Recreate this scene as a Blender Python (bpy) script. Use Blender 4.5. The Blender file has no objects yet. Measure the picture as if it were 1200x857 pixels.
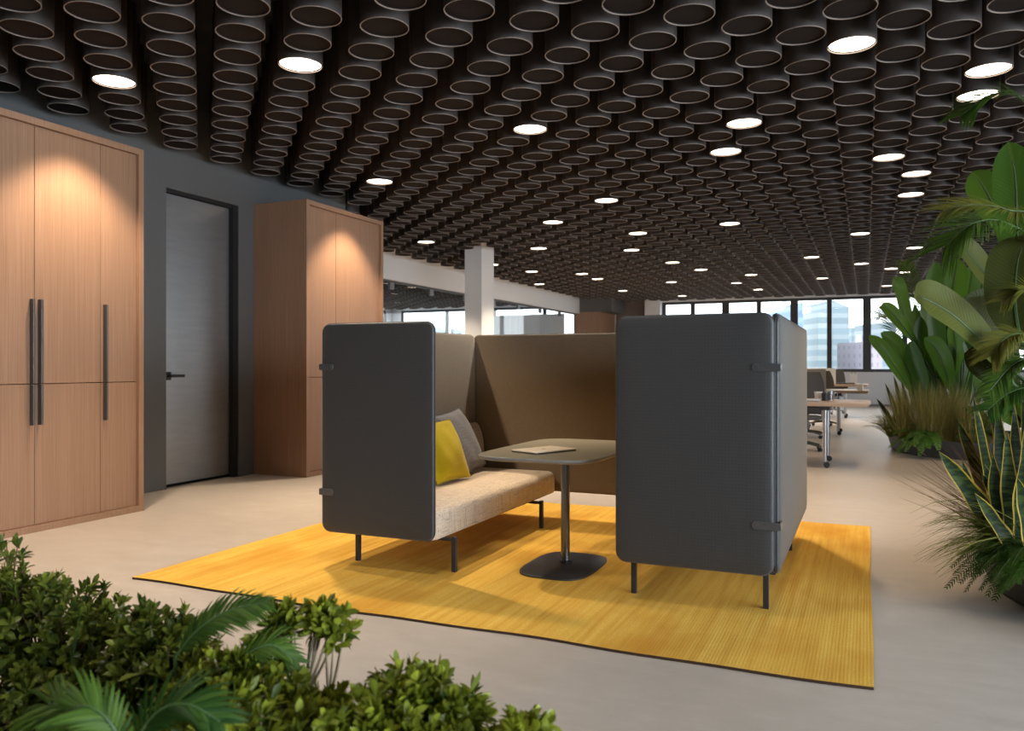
import bpy, bmesh, math, random
from mathutils import Vector, Matrix
import numpy as np

PI = math.pi
R = random.Random(7)
SC = bpy.context.scene
COL = SC.collection
# ------------------------------------------------------------------ camera frame (1200 x 857)
FPX, CX, CY, CAMH = 938.0, 600.0, 428.5, 1.25
TH = math.atan(415 / 938.0)
RT = Vector((math.cos(TH), math.sin(TH), 0)); FW = Vector((-math.sin(TH), math.cos(TH), 0)); UP = Vector((0, 0, 1))

def P(u, v, d):
    """world point seen at pixel (u, v) at depth d"""
    return RT * ((u - CX) / FPX * d) + FW * d + UP * (CAMH - (v - CY) / FPX * d)

def proj(p):
    p = Vector(p); d = p.dot(FW)
    return CX + FPX * p.dot(RT) / d, CY - FPX * (p.z - CAMH) / d, d

# ------------------------------------------------------------------ mesh collecting
class MB:
    def __init__(s): s.v = []; s.f = []; s.a = {'tint': [], 'edge': [], 'along': []}
    def add(s, vs, fs, M=None, tint=0.0, edge=None, along=None):
        b = len(s.v)
        if M is not None: vs = [M @ Vector(p) for p in vs]
        s.v += [tuple(p) for p in vs]; s.f += [tuple(b + i for i in f) for f in fs]
        n = len(vs)
        s.a['tint'] += [tint] * n; s.a['edge'] += edge or [0.0] * n; s.a['along'] += along or [0.0] * n
        return s
    def box(s, a, b, bev=0.0, seg=2, M=None):
        a = Vector(a); b = Vector(b)
        bm = bmesh.new(); bmesh.ops.create_cube(bm, size=1)
        sz = b - a
        bmesh.ops.scale(bm, vec=sz, verts=bm.verts); bmesh.ops.translate(bm, vec=(a + b) / 2, verts=bm.verts)
        if bev > 0:
            bmesh.ops.bevel(bm, geom=bm.edges[:], offset=min(bev, .49 * min(abs(x) for x in sz)), segments=seg, profile=.5, affect='EDGES')
        bm.verts.index_update()
        s.add([v.co.copy() for v in bm.verts], [[v.index for v in f.verts] for f in bm.faces], M); bm.free(); return s
    def tube(s, pts, r, n=8, cap=True, tint=0.0):
        pts = [Vector(p) for p in pts]
        if not isinstance(r, (list, tuple)): r = [r] * len(pts)
        vs = []; fs = []; prev = None
        for i, p in enumerate(pts):
            t = (pts[min(i + 1, len(pts) - 1)] - pts[max(i - 1, 0)])
            t = t.normalized() if t.length > 1e-9 else Vector((0, 0, 1))
            if prev is None:
                a = t.cross(Vector((0, 0, 1)) if abs(t.z) < .9 else Vector((1, 0, 0))).normalized()
            else:
                a = prev - t * prev.dot(t); a.normalize()
            prev = a; b = t.cross(a)
            for k in range(n):
                w = 2 * PI * k / n; vs.append(p + (a * math.cos(w) + b * math.sin(w)) * r[i])
        for i in range(len(pts) - 1):
            for k in range(n):
                k2 = (k + 1) % n; fs.append((i * n + k, i * n + k2, (i + 1) * n + k2, (i + 1) * n + k))
        if cap: fs.append(tuple(range(n - 1, -1, -1))); fs.append(tuple((len(pts) - 1) * n + k for k in range(n)))
        return s.add(vs, fs, None, tint)
    def lathe(s, prof, n=32, M=None, closed=False):
        vs = []; fs = []
        for (r, z) in prof:
            for k in range(n):
                w = 2 * PI * k / n; vs.append((r * math.cos(w), r * math.sin(w), z))
        m = len(prof)
        for i in range(m if closed else m - 1):
            j = (i + 1) % m
            for k in range(n):
                k2 = (k + 1) % n; fs.append((i * n + k, i * n + k2, j * n + k2, j * n + k))
        if not closed:
            if prof[0][0] > 1e-6: fs.append(tuple(range(n - 1, -1, -1)))
            if prof[-1][0] > 1e-6: fs.append(tuple((m - 1) * n + k for k in range(n)))
        return s.add(vs, fs, M)
    def loft(s, outline, prof, M=None):
        """outline(inset) -> closed 2d loop (x, y); prof: [(inset, z)] bottom to top; both ends capped"""
        vs = []; fs = []
        for ins, z in prof:
            lp = outline(ins); n = len(lp); vs += [(x, y, z) for x, y in lp]
        for i in range(len(prof) - 1):
            for k in range(n):
                k2 = (k + 1) % n; fs.append((i * n + k, i * n + k2, (i + 1) * n + k2, (i + 1) * n + k))
        fs.append(tuple(range(n - 1, -1, -1))); fs.append(tuple((len(prof) - 1) * n + k for k in range(n)))
        return s.add(vs, fs, M)
    def build(s, name, mat, parent=None, smooth=True, angle=40):
        me = bpy.data.meshes.new(name); me.from_pydata(s.v, [], s.f); me.update()
        if getattr(s, 'mi', None): me.polygons.foreach_set('material_index', s.mi)
        if any(s.a['tint']) or any(s.a['edge']) or any(s.a['along']):
            for k, d in s.a.items():
                at = me.attributes.new(k, 'FLOAT', 'POINT'); at.data.foreach_set('value', d)
        for x in (mat if isinstance(mat, (list, tuple)) else [mat]):
            if x: me.materials.append(x)
        if smooth:
            me.shade_smooth()
            try: me.set_sharp_from_angle(angle=math.radians(angle))
            except Exception: pass
        o = bpy.data.objects.new(name, me); COL.objects.link(o)
        if parent is not None:
            o.parent = parent
            o.matrix_parent_inverse = parent.matrix_basis.inverted()
        return o

def tag(o, label=None, cat=None, group=None, kind=None):
    if label: o['label'] = label
    if cat: o['category'] = cat
    if group: o['group'] = group
    if kind: o['kind'] = kind
    return o

def thing(name, loc, label, cat, group=None):
    o = bpy.data.objects.new(name, None); COL.objects.link(o)
    o.location = loc; o.empty_display_size = .1
    o.matrix_basis = Matrix.Translation(Vector(loc))
    return tag(o, label, cat, group)

def struct(name, mb, mat, parent=None, smooth=False):
    o = mb.build(name, mat, parent, smooth)
    if parent is None: o['kind'] = 'structure'
    return o

def copy_tree(o, off, label=None, group=None):
    off = Vector(off)
    c = o.copy(); COL.objects.link(c)
    c.location = Vector(o.location) + off
    def kids(src, dst):
        for ch in [x for x in bpy.data.objects if x.parent == src]:
            d = ch.copy(); COL.objects.link(d); d.parent = dst
            d.matrix_parent_inverse = ch.matrix_parent_inverse.copy()
            kids(ch, d)
    kids(o, c)
    if label: c['label'] = label
    if group: c['group'] = group
    return c

def rr(w, h, r, n=6):
    """rounded rectangle outline centred on 0, as a function of inset"""
    def f(ins):
        W = w / 2 - ins; H = h / 2 - ins; q = max(r - ins, .0005); out = []
        for cx, cy, a0 in ((W - q, H - q, 0), (-(W - q), H - q, PI / 2), (-(W - q), -(H - q), PI), (W - q, -(H - q), 1.5 * PI)):
            for k in range(n + 1):
                a = a0 + PI / 2 * k / n; out.append((cx + q * math.cos(a), cy + q * math.sin(a)))
        return out
    return f

def sqc(w, h, e=4.0, n=64):
    """superellipse outline"""
    def f(ins):
        out = []
        for k in range(n):
            a = 2 * PI * k / n; c = math.cos(a); s = math.sin(a)
            out.append(((w / 2 - ins) * math.copysign(abs(c) ** (2 / e), c), (h / 2 - ins) * math.copysign(abs(s) ** (2 / e), s)))
        return out
    return f

# ------------------------------------------------------------------ materials
def mat(name):
    m = bpy.data.materials.new(name); m.use_nodes = True
    nt = m.node_tree; b = nt.nodes['Principled BSDF']
    return m, nt, b

def N(nt, t, **kw):
    n = nt.nodes.new(t)
    for k, v in kw.items():
        if k in n.inputs: n.inputs[k].default_value = v
        else: setattr(n, k, v)
    return n

def ramp(nt, src, stops):
    n = nt.nodes.new('ShaderNodeValToRGB'); e = n.color_ramp.elements
    while len(e) < len(stops): e.new(.5)
    for i, (p, c) in enumerate(stops): e[i].position = p; e[i].color = (*c, 1) if len(c) == 3 else c
    nt.links.new(src, n.inputs['Fac']); return n.outputs['Color']

def coords(nt, scale, kind='Object', rot=(0, 0, 0), rand=0.0):
    tc = nt.nodes.new('ShaderNodeTexCoord'); mp = nt.nodes.new('ShaderNodeMapping')
    mp.inputs['Scale'].default_value = scale; mp.inputs['Rotation'].default_value = rot
    nt.links.new(tc.outputs[kind], mp.inputs['Vector'])
    if rand:
        oi = nt.nodes.new('ShaderNodeObjectInfo'); mu = N(nt, 'ShaderNodeMath', operation='MULTIPLY'); mu.inputs[1].default_value = rand
        nt.links.new(oi.outputs['Random'], mu.inputs[0]); nt.links.new(mu.outputs[0], mp.inputs['Location'])
    return mp.outputs['Vector']

def noise(nt, vec, scale=1.0, detail=4.0, rough=.55):
    n = N(nt, 'ShaderNodeTexNoise', Scale=scale, Detail=detail, Roughness=rough)
    nt.links.new(vec, n.inputs['Vector']); return n.outputs['Fac']

def bump(nt, b, h, strength=.2, dist=.01):
    n = N(nt, 'ShaderNodeBump', Strength=strength, Distance=dist)
    nt.links.new(h, n.inputs['Height']); nt.links.new(n.outputs['Normal'], b.inputs['Normal'])

def mixc(nt, f, a, b, blend='MIX'):
    n = nt.nodes.new('ShaderNodeMix'); n.data_type = 'RGBA'; n.blend_type = blend
    for i, x in ((0, f), (6, a), (7, b)):
        if hasattr(x, 'links') or isinstance(x, bpy.types.NodeSocket): nt.links.new(x, n.inputs[i])
        else: n.inputs[i].default_value = x if i == 0 else (*x, 1)
    return n.outputs[2]

def plain(name, c, rough=.5, metal=0.0, spec=.5, nz=0.0, nscale=60, coat=0.0, sheen=0.0):
    m, nt, b = mat(name)
    b.inputs['Base Color'].default_value = (*c, 1); b.inputs['Roughness'].default_value = rough
    b.inputs['Metallic'].default_value = metal; b.inputs['Specular IOR Level'].default_value = spec
    b.inputs['Sheen Weight'].default_value = sheen
    v = coords(nt, (1, 1, 1)); f = noise(nt, v, nscale)
    c2 = tuple(x * .86 for x in c)
    nt.links.new(mixc(nt, f, c, c2), b.inputs['Base Color'])
    if nz: bump(nt, b, f, nz, .002)
    return m

def wood(name, a, bcol, dark):
    m, nt, b = mat(name)
    v = coords(nt, (1, 1, 1), rand=9.0)
    mp = N(nt, 'ShaderNodeMapping'); mp.inputs['Scale'].default_value = (95, 95, 1.3); nt.links.new(v, mp.inputs['Vector'])
    f = noise(nt, mp.outputs['Vector'], 1.0, 7, .66)
    mp2 = N(nt, 'ShaderNodeMapping'); mp2.inputs['Scale'].default_value = (7, 7, .5); nt.links.new(v, mp2.inputs['Vector'])
    g = noise(nt, mp2.outputs['Vector'], 1.0, 3, .5)
    mp3 = N(nt, 'ShaderNodeMapping'); mp3.inputs['Scale'].default_value = (1.6, 1.6, .16); nt.links.new(v, mp3.inputs['Vector'])
    w = N(nt, 'ShaderNodeTexWave', wave_type='RINGS', rings_direction='Z', Scale=5.0, Distortion=5.0, Detail=3.0)
    w.inputs['Detail Scale'].default_value = 1.4
    nt.links.new(mp3.outputs['Vector'], w.inputs['Vector'])
    c = ramp(nt, f, [(.32, dark), (.48, a), (.68, bcol)])
    c = mixc(nt, ramp(nt, g, [(.35, (0, 0, 0)), (.7, (.45, .45, .45))]), c, tuple(x * .86 for x in a))
    c = mixc(nt, ramp(nt, w.outputs['Fac'], [(.0, (.22, .22, .22)), (.35, (0, 0, 0))]), c, dark)
    nt.links.new(c, b.inputs['Base Color']); b.inputs['Roughness'].default_value = .42
    bump(nt, b, f, .05, .002)
    return m

def fabric(name, a, bcol, scale=260, rough=.85, sheen=.3, slub=0.0, st=.25):
    m, nt, b = mat(name)
    v = coords(nt, (1, 1, 1))
    sx = N(nt, 'ShaderNodeSeparateXYZ'); nt.links.new(v, sx.inputs[0])
    hs = []
    for ax in 'XYZ':
        mu = N(nt, 'ShaderNodeMath', operation='MULTIPLY'); mu.inputs[1].default_value = scale * 2 * PI / 2
        si = N(nt, 'ShaderNodeMath', operation='SINE'); nt.links.new(sx.outputs[ax], mu.inputs[0]); nt.links.new(mu.outputs[0], si.inputs[0]); hs.append(si.outputs[0])
    a1 = N(nt, 'ShaderNodeMath', operation='ADD'); nt.links.new(hs[0], a1.inputs[0]); nt.links.new(hs[1], a1.inputs[1])
    a2 = N(nt, 'ShaderNodeMath', operation='ADD'); nt.links.new(a1.outputs[0], a2.inputs[0]); nt.links.new(hs[2], a2.inputs[1])
    mr = N(nt, 'ShaderNodeMapRange'); mr.inputs['From Min'].default_value = -2.5; mr.inputs['From Max'].default_value = 2.5
    nt.links.new(a2.outputs[0], mr.inputs['Value'])
    f = noise(nt, v, 90, 3)
    c = mixc(nt, mr.outputs['Result'], a, bcol)
    c = mixc(nt, f, c, tuple(x * .8 for x in a))
    if slub:
        n1 = noise(nt, coords(nt, (7, 120, 120)), 1.0, 2); n2 = noise(nt, coords(nt, (120, 7, 120)), 1.0, 2); n3 = noise(nt, coords(nt, (120, 120, 7)), 1.0, 2)
        mx = N(nt, 'ShaderNodeMath', operation='MAXIMUM'); nt.links.new(n1, mx.inputs[0]); nt.links.new(n2, mx.inputs[1])
        mx2 = N(nt, 'ShaderNodeMath', operation='MAXIMUM'); nt.links.new(mx.outputs[0], mx2.inputs[0]); nt.links.new(n3, mx2.inputs[1])
        c = mixc(nt, ramp(nt, mx2.outputs[0], [(.52, (0, 0, 0)), (.72, (slub,) * 3)]), c, tuple(x * .35 for x in a))
    nt.links.new(c, b.inputs['Base Color'])
    b.inputs['Roughness'].default_value = rough; b.inputs['Sheen Weight'].default_value = sheen; b.inputs['Sheen Roughness'].default_value = .4; b.inputs['Sheen Tint'].default_value = (.85, .92, 1, 1)
    b.inputs['Specular IOR Level'].default_value = .6 if rough < .6 else .3
    bump(nt, b, mr.outputs['Result'], st, .0015)
    return m

def leafmat(name, lo, hi, edge=None, band=None, rough=.38, trans=.35, veins=0.0, mid=None):
    m, nt, b = mat(name); rgh = rough
    def attr(n):
        a = nt.nodes.new('ShaderNodeAttribute'); a.attribute_name = n; return a.outputs['Fac']
    c = mixc(nt, attr('tint'), lo, hi)
    if band:
        v = coords(nt, (9, 9, 42)); f = noise(nt, v, 1.3, 2)
        c = mixc(nt, ramp(nt, f, [(.42, (0, 0, 0)), (.56, (1, 1, 1))]), c, band)
    if mid: c = mixc(nt, ramp(nt, attr('edge'), [(.04, (1, 1, 1)), (.16, (0, 0, 0))]), c, mid)
    if edge: c = mixc(nt, ramp(nt, attr('edge'), [(.78, (0, 0, 0)), (.86, (1, 1, 1))]), c, edge)
    if veins:
        mu = N(nt, 'ShaderNodeMath', operation='MULTIPLY'); mu.inputs[1].default_value = 55.0
        ad = N(nt, 'ShaderNodeMath', operation='SUBTRACT'); nt.links.new(attr('along'), ad.inputs[0])
        m2 = N(nt, 'ShaderNodeMath', operation='MULTIPLY'); m2.inputs[1].default_value = .12; nt.links.new(attr('edge'), m2.inputs[0])
        nt.links.new(m2.outputs[0], ad.inputs[1]); nt.links.new(ad.outputs[0], mu.inputs[0])
        m3 = N(nt, 'ShaderNodeMath', operation='MULTIPLY'); m3.inputs[1].default_value = 4.0; nt.links.new(mu.outputs[0], m3.inputs[0])
        si = N(nt, 'ShaderNodeMath', operation='SINE'); nt.links.new(m3.outputs[0], si.inputs[0])
        bump(nt, b, si.outputs[0], veins, .003)
    nt.links.new(c, b.inputs['Base Color'])
    b.inputs['Roughness'].default_value = rough; b.inputs['Specular IOR Level'].default_value = .3 if rough < .5 else .2
    tr = nt.nodes.new('ShaderNodeBsdfTranslucent'); nt.links.new(mixc(nt, .5, c, hi), tr.inputs['Color'])
    mx = nt.nodes.new('ShaderNodeMixShader'); mx.inputs[0].default_value = trans
    nt.links.new(b.outputs[0], mx.inputs[1]); nt.links.new(tr.outputs[0], mx.inputs[2])
    nt.links.new(mx.outputs[0], nt.nodes['Material Output'].inputs['Surface'])
    return m

def glassmat(name, tint=(.97, .985, .985)):
    m, nt, b = mat(name); nt.nodes.remove(b)
    t = nt.nodes.new('ShaderNodeBsdfTransparent'); t.inputs[0].default_value = (*tint, 1)
    g = nt.nodes.new('ShaderNodeBsdfGlossy'); g.inputs['Roughness'].default_value = .01
    lw = nt.nodes.new('ShaderNodeLayerWeight'); pw = N(nt, 'ShaderNodeMath', operation='POWER'); pw.inputs[1].default_value = 5.0; nt.links.new(lw.outputs['Facing'], pw.inputs[0])
    fr = N(nt, 'ShaderNodeMath', operation='MULTIPLY_ADD'); fr.inputs[1].default_value = .93; fr.inputs[2].default_value = .035; nt.links.new(pw.outputs[0], fr.inputs[0]); mx = nt.nodes.new('ShaderNodeMixShader')
    nt.links.new(fr.outputs[0], mx.inputs[0]); nt.links.new(t.outputs[0], mx.inputs[1]); nt.links.new(g.outputs[0], mx.inputs[2])
    nt.links.new(mx.outputs[0], nt.nodes['Material Output'].inputs['Surface']); return m

def emit(name, c, s):
    m, nt, b = mat(name)
    b.inputs['Base Color'].default_value = (*c, 1); b.inputs['Emission Color'].default_value = (*c, 1); b.inputs['Emission Strength'].default_value = s
    return m

OAK = wood('oak', (.29, .163, .096), (.34, .20, .127), (.24, .128, .072))
M_WALL = plain('charcoal paint', (.105, .104, .102), .55, nz=.05, nscale=40)
M_WHITE = plain('white paint', (.76, .76, .77), .6)
M_SLAB = plain('black soffit paint', (.012, .012, .013), .8)
M_TUBE = plain('dark brown tube', (.058, .046, .041), .42, nscale=20)
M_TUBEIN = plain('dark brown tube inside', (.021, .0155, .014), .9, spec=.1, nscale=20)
M_RIM = plain('pale cut tube edge', (.24, .19, .16), .5)
M_LAMP = emit('lit diffuser', (1.0, .86, .68), 7.0)
M_BLACK = plain('black powder coat', (.022, .022, .024), .45)
M_STEEL = plain('satin dark steel', (.24, .24, .245), .28, metal=.85)
M_HINGE = plain('hinge steel', (.17, .17, .175), .38, metal=.8)
M_CHROME = plain('brushed grey steel', (.42, .42, .43), .3, metal=.9)
M_HANDLE = plain('graphite handle', (.13, .125, .12), .35, metal=.7)
M_FRAME = plain('anthracite window frame', (.045, .046, .050), .5)
M_GLASS = glassmat('clear glass')
M_SCREEN = fabric('charcoal screen fabric', (.027, .0255, .025), (.046, .044, .0435), 120, .55, .38, st=.22)
M_TAUPE = fabric('taupe screen fabric', (.20, .145, .09), (.27, .20, .13), 240, .85, .7, st=.25)
M_SEAT = fabric('beige slub weave', (.70, .56, .42), (.80, .67, .52), 190, .9, .15, slub=.7)
M_PIPE = plain('black piping', (.012, .012, .013), .6)
M_YELLOW = fabric('mustard yellow wool', (.62, .46, .008), (.72, .55, .012), 260, .9, .2)
M_GREY = fabric('grey melange wool', (.20, .20, .22), (.34, .34, .37), 150, .9, .3, slub=.3)
M_TABLE = plain('taupe tabletop laminate', (.27, .24, .17), .36)
M_TEDGE = plain('grey tabletop edge', (.22, .22, .225), .35)
M_SILVER = plain('champagne aluminium', (.86, .74, .58), .4, metal=.1)
M_LOGO = plain('logo inlay', (.30, .24, .17), .3)
M_POT = plain('dark planter shell', (.045, .046, .05), .5, nz=.08, nscale=25)
M_SOIL = plain('potting soil', (.03, .02, .013), .95, nz=.6, nscale=50)
M_DESK = plain('pale desk laminate', (.55, .40, .29), .4)
M_DIVG = plain('warm grey desk screen', (.36, .33, .29), .8)
M_DIVW = plain('white desk screen', (.75, .75, .75), .7)
M_MESH = plain('dark chair mesh', (.10, .097, .096), .7)
M_PAPER = plain('white card', (.85, .85, .85), .6)
M_STEM = plain('pale woody stem', (.42, .33, .22), .7)
M_BROWNSTEM = plain('brown woody stem', (.14, .08, .04), .8)
M_GSTEM = plain('green stem', (.045, .09, .018), .6)

def door_metal():
    m, nt, b = mat('burnished dark metal sheet')
    v = coords(nt, (1.2, 1.2, 9)); f = noise(nt, v, 2.2, 8, .68)
    nt.links.new(ramp(nt, f, [(.3, (.30, .305, .315)), (.7, (.345, .35, .36))]), b.inputs['Base Color'])
    b.inputs['Metallic'].default_value = .85
    nt.links.new(ramp(nt, f, [(.2, (.34,) * 3), (.8, (.44,) * 3)]), b.inputs['Roughness'])
    bump(nt, b, f, .04, .002); return m
M_DOOR = door_metal()

def floor_mat():
    m, nt, b = mat('polished screed')
    f1 = noise(nt, coords(nt, (.5, .9, 1)), 1.1, 7, .62)
    f2 = noise(nt, coords(nt, (3, 11, 1), rot=(0, 0, TH)), 1.0, 6, .6)
    c = ramp(nt, f1, [(.3, (.45, .39, .335)), (.7, (.52, .455, .395))])
    f3 = noise(nt, coords(nt, (2.2, 2.2, 1)), 3.0, 8, .7)
    c = mixc(nt, ramp(nt, f2, [(.35, (.5,) * 3), (.7, (0, 0, 0))]), c, (.37, .315, .265))
    c = mixc(nt, ramp(nt, f3, [(.38, (.35,) * 3), (.62, (0, 0, 0))]), c, (.38, .33, .28))
    nt.links.new(c, b.inputs['Base Color'])
    nt.links.new(ramp(nt, f2, [(.2, (.36,) * 3), (.8, (.50,) * 3)]), b.inputs['Roughness'])
    b.inputs['Specular IOR Level'].default_value = .4
    bump(nt, b, f2, .03, .003); return m
M_FLOOR = floor_mat()

def rug_mat():
    m, nt, b = mat('hand loomed ochre wool')
    st = noise(nt, coords(nt, (26, .9, 1)), 1.0, 5, .65)
    cl = noise(nt, coords(nt, (1.3, .75, 1)), 1.4, 3, .5)
    fi = noise(nt, coords(nt, (300, 40, 1)), 1.0, 2)
    c = ramp(nt, st, [(.28, (.55, .29, .042)), (.5, (.67, .40, .072)), (.72, (.74, .48, .105))])
    c = mixc(nt, ramp(nt, cl, [(.50, (0, 0, 0)), (.72, (.75, .75, .75))]), c, (.46, .19, .018))
    c = mixc(nt, ramp(nt, fi, [(.3, (.35,) * 3), (.6, (0, 0, 0))]), c, (.42, .22, .025))
    nt.links.new(c, b.inputs['Base Color']); b.inputs['Roughness'].default_value = .95
    b.inputs['Specular IOR Level'].default_value = .08
    w = N(nt, 'ShaderNodeTexWave', wave_type='BANDS', bands_direction='X', Scale=22.0, Distortion=.5); nt.links.new(coords(nt, (1, 1, 1)), w.inputs['Vector'])
    bump(nt, b, w.outputs['Fac'], .14, .003); return m
M_RUG = rug_mat()

def tower_mat(name, wall, win, sx, sz):
    m, nt, b = mat(name)
    br = N(nt, 'ShaderNodeTexBrick', Scale=1.0); br.offset = 0.0
    br.inputs['Color1'].default_value = (*win, 1); br.inputs['Color2'].default_value = (*[x * .85 for x in win], 1); br.inputs['Mortar'].default_value = (*wall, 1)
    br.inputs['Brick Width'].default_value = sx; br.inputs['Row Height'].default_value = sz; br.inputs['Mortar Size'].default_value = .9
    tc = nt.nodes.new('ShaderNodeTexCoord'); sp = nt.nodes.new('ShaderNodeSeparateXYZ'); cb = nt.nodes.new('ShaderNodeCombineXYZ')
    nt.links.new(tc.outputs['Object'], sp.inputs[0]); ad = N(nt, 'ShaderNodeMath', operation='ADD')
    nt.links.new(sp.outputs['X'], ad.inputs[0]); nt.links.new(sp.outputs['Y'], ad.inputs[1]); nt.links.new(ad.outputs[0], cb.inputs['X']); nt.links.new(sp.outputs['Z'], cb.inputs['Y'])
    nt.links.new(cb.outputs[0], br.inputs['Vector']); nt.links.new(br.outputs['Color'], b.inputs['Base Color'])
    b.inputs['Roughness'].default_value = .5; return m

# ------------------------------------------------------------------ setting
ZT = 3.40                 # lower ends of the ceiling tubes
ZS = 4.00                 # soffit above the tubes
XL, YB = -6.45, 26.83     # dark wall, window wall
XG = -8.80                # glazed wall to the next room
XR, YF = 6.0, -5.0
XFAR = -17.0

struct('floor', MB().box((XFAR - .2, YF - .2, -.3), (XR + .2, YB + .25, 0)), M_FLOOR)
struct('ceiling', MB().box((XFAR - .2, YF - .2, ZS), (XR + .2, YB + .25, ZS + .3)), M_SLAB)
D0, D1, DZ = 5.966, 6.984, 3.045
w = MB()
w.box((XL - .25, YF, 0), (XL, D0, ZS)); w.box((XL - .25, D1, 0), (XL, 8.79, ZS)); w.box((XL - .25, D0, DZ), (XL, D1, ZS))
struct('wall_left', w, M_WALL)
struct('wall_return', MB().box((XFAR, 8.79, 0), (XL, 9.0, ZS)), M_WALL)
struct('wall_rear', MB().box((XL, YF - .2, 0), (XR, YF, ZS)), M_WALL)
struct('wall_side', MB().box((XFAR - .2, 9.0, 0), (XFAR, YB, .9)).box((XFAR - .2, 9.0, 3.385), (XFAR, YB, ZS)).box((XFAR - .2, 9.0, .9), (XFAR, 9.6, 3.385)).box((XFAR - .2, 26.4, .9), (XFAR, YB, 3.385)), M_WHITE)
for k in range(8):
    y0 = 9.6 + 2.1 * k; f = MB()
    f.box((XFAR - .1, y0, .9), (XFAR - .03, y0 + .06, 3.385)); f.box((XFAR - .1, y0 + 2.04, .9), (XFAR - .03, y0 + 2.1, 3.385))
    f.box((XFAR - .1, y0 + .06, .9), (XFAR - .03, y0 + 2.04, .97)); f.box((XFAR - .1, y0 + .06, 3.31), (XFAR - .03, y0 + 2.04, 3.385))
    o = struct('window_%d' % (50 + k), f, M_FRAME)
    MB().box((XFAR - .07, y0 + .06, .97), (XFAR - .06, y0 + 2.04, 3.31)).build('pane', M_GLASS, o, False)

# dark door
door = tag(MB().box((XL - .12, D0 + .012, .035), (XL - .07, D1 - .075, DZ - .038), .002).build('door_1', M_DOOR, smooth=False), kind='structure')
door['label'] = 'tall flush burnished dark grey metal door'
MB().box((XL - .20, D0 + .001, .001), (XL - .12, D1 - .001, DZ - .001)).box((XL - .14, D1 - .070, .002), (XL - .012, D1 - .001, DZ - .002)).box((XL - .14, D0 + .001, DZ - .034), (XL - .02, D1 - .071, DZ - .002)).build('door_frame', plain('black door rebate', (.006, .006, .006), .8), door, False)
hb = MB(); hb.box((XL - .07, 6.0, 1.10), (XL - .058, 6.085, 1.185), .003)
hb.tube([(XL - .058, 6.043, 1.143), (XL - .012, 6.043, 1.143)], .013, 12)
hb.box((XL - .022, 6.032, 1.128), (XL - .004, 6.215, 1.158), .004)
hb.build('door_handle', M_BLACK, door)

# window wall: sill wall, piers, frames
w = MB()
w.box((XFAR, YB, 0), (XR, YB + .2, 1.05)); w.box((XFAR, YB, 3.385), (XR, YB + .2, ZS))
w.box((-6.84, YB - .3, 0), (-6.315, YB + .2, ZS)); w.box((5.6, YB, 1.05), (XR, YB + .2, 3.385)); w.box((XFAR, YB, 1.05), (XFAR + .4, YB + .2, 3.385))
w.box((-8.6, YB, 1.05), (-6.84, YB + .2, 3.385))
struct('wall_back', w, M_WHITE)
struct('baseboard_back', MB().box((-8.6, YB - .015, 0), (XR, YB, .07)), plain('grey skirting', (.25, .25, .26), .5))
def window(k, xa, xb, la, lb, y=YB, z0=1.05, z1=3.385):
    """framed pane between xa..xb with stile widths la, lb"""
    f = MB()
    f.box((xa, y + .02, z0), (xa + la, y + .10, z1)); f.box((xb - lb, y + .02, z0), (xb, y + .10, z1))
    f.box((xa + la, y + .02, z0), (xb - lb, y + .10, z0 + .09)); f.box((xa + la, y + .02, z1 - .09), (xb - lb, y + .10, z1))
    o = struct('window_%d' % k, f, M_FRAME)
    MB().box((xa + la, y + .055, z0 + .09), (xb - lb, y + .067, z1 - .09)).build('pane', M_GLASS, o, False)
edges = [-6.31, -5.293, -4.22, -3.17, -2.09, -1.05, .023, 1.07, 2.13, 3.18, 4.24, 5.6]
for k in range(len(edges) - 1):
    thin, thick = .07, .115
    window(k + 1, edges[k], edges[k + 1], thick if k % 2 == 0 else thin, thin if k % 2 == 0 else thick)
e2 = [-16.6, -14.6, -12.6, -10.6, -8.6]
for k in range(4): window(20 + k, e2[k], e2[k + 1], .06, .06)

# right wall with a run of tall windows beside the camera
w = MB()
w.box((XR, YF, 0), (XR + .2, YB, .5)); w.box((XR, YF, 3.3), (XR + .2, YB, ZS)); w.box((XR, 23.6, .5), (XR + .2, YB, 3.3)); w.box((XR, 5.2, .5), (XR + .2, 14.4, 3.3)); w.box((XR, YF, .5), (XR + .2, -4, 3.3))
struct('wall_right', w, M_WHITE)
for k in (0, 1, 2, 3, 8, 9, 10, 11):
    y0 = -4 + 2.3 * k; y1 = y0 + 2.3; f = MB()
    f.box((XR + .03, y0, .5), (XR + .1, y0 + .07, 3.3)); f.box((XR + .03, y1 - .07, .5), (XR + .1, y1, 3.3))
    f.box((XR + .03, y0 + .07, .5), (XR + .1, y1 - .07, .58)); f.box((XR + .03, y0 + .07, 3.22), (XR + .1, y1 - .07, 3.3))
    o = struct('window_%d' % (30 + k), f, M_FRAME)
    MB().box((XR + .06, y0 + .07, .58), (XR + .07, y1 - .07, 3.22)).build('pane', M_GLASS, o, False)

# white column and the bulkhead over the glazed wall
struct('column_1', MB().box((-6.85, 13.30, 0), (-6.50, 13.84, ZS), .004), M_WHITE)
struct('trim_1', MB().box((XG - .1, 9.0, 2.97), (XG + .1, 25.2, ZS)), M_WHITE)
gp = tag(MB().box((XG - .03, 9.0, 2.93), (XG + .03, 25.2, 2.97)).build('glass_partition', M_FRAME, smooth=False), kind='structure')
y = 9.0
while y < 25.1:
    y2 = min(y + 1.62, 25.2)
    MB().box((XG - .006, y + .003, .02), (XG + .006, y2 - .003, 2.93)).build('pane', M_GLASS, gp, False)
    if y > 9.1: MB().box((XG - .025, y - .10, 2.80), (XG + .025, y + .06, 2.93), .004).build('clamp', M_STEEL, gp, False)
    y = y2
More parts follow.
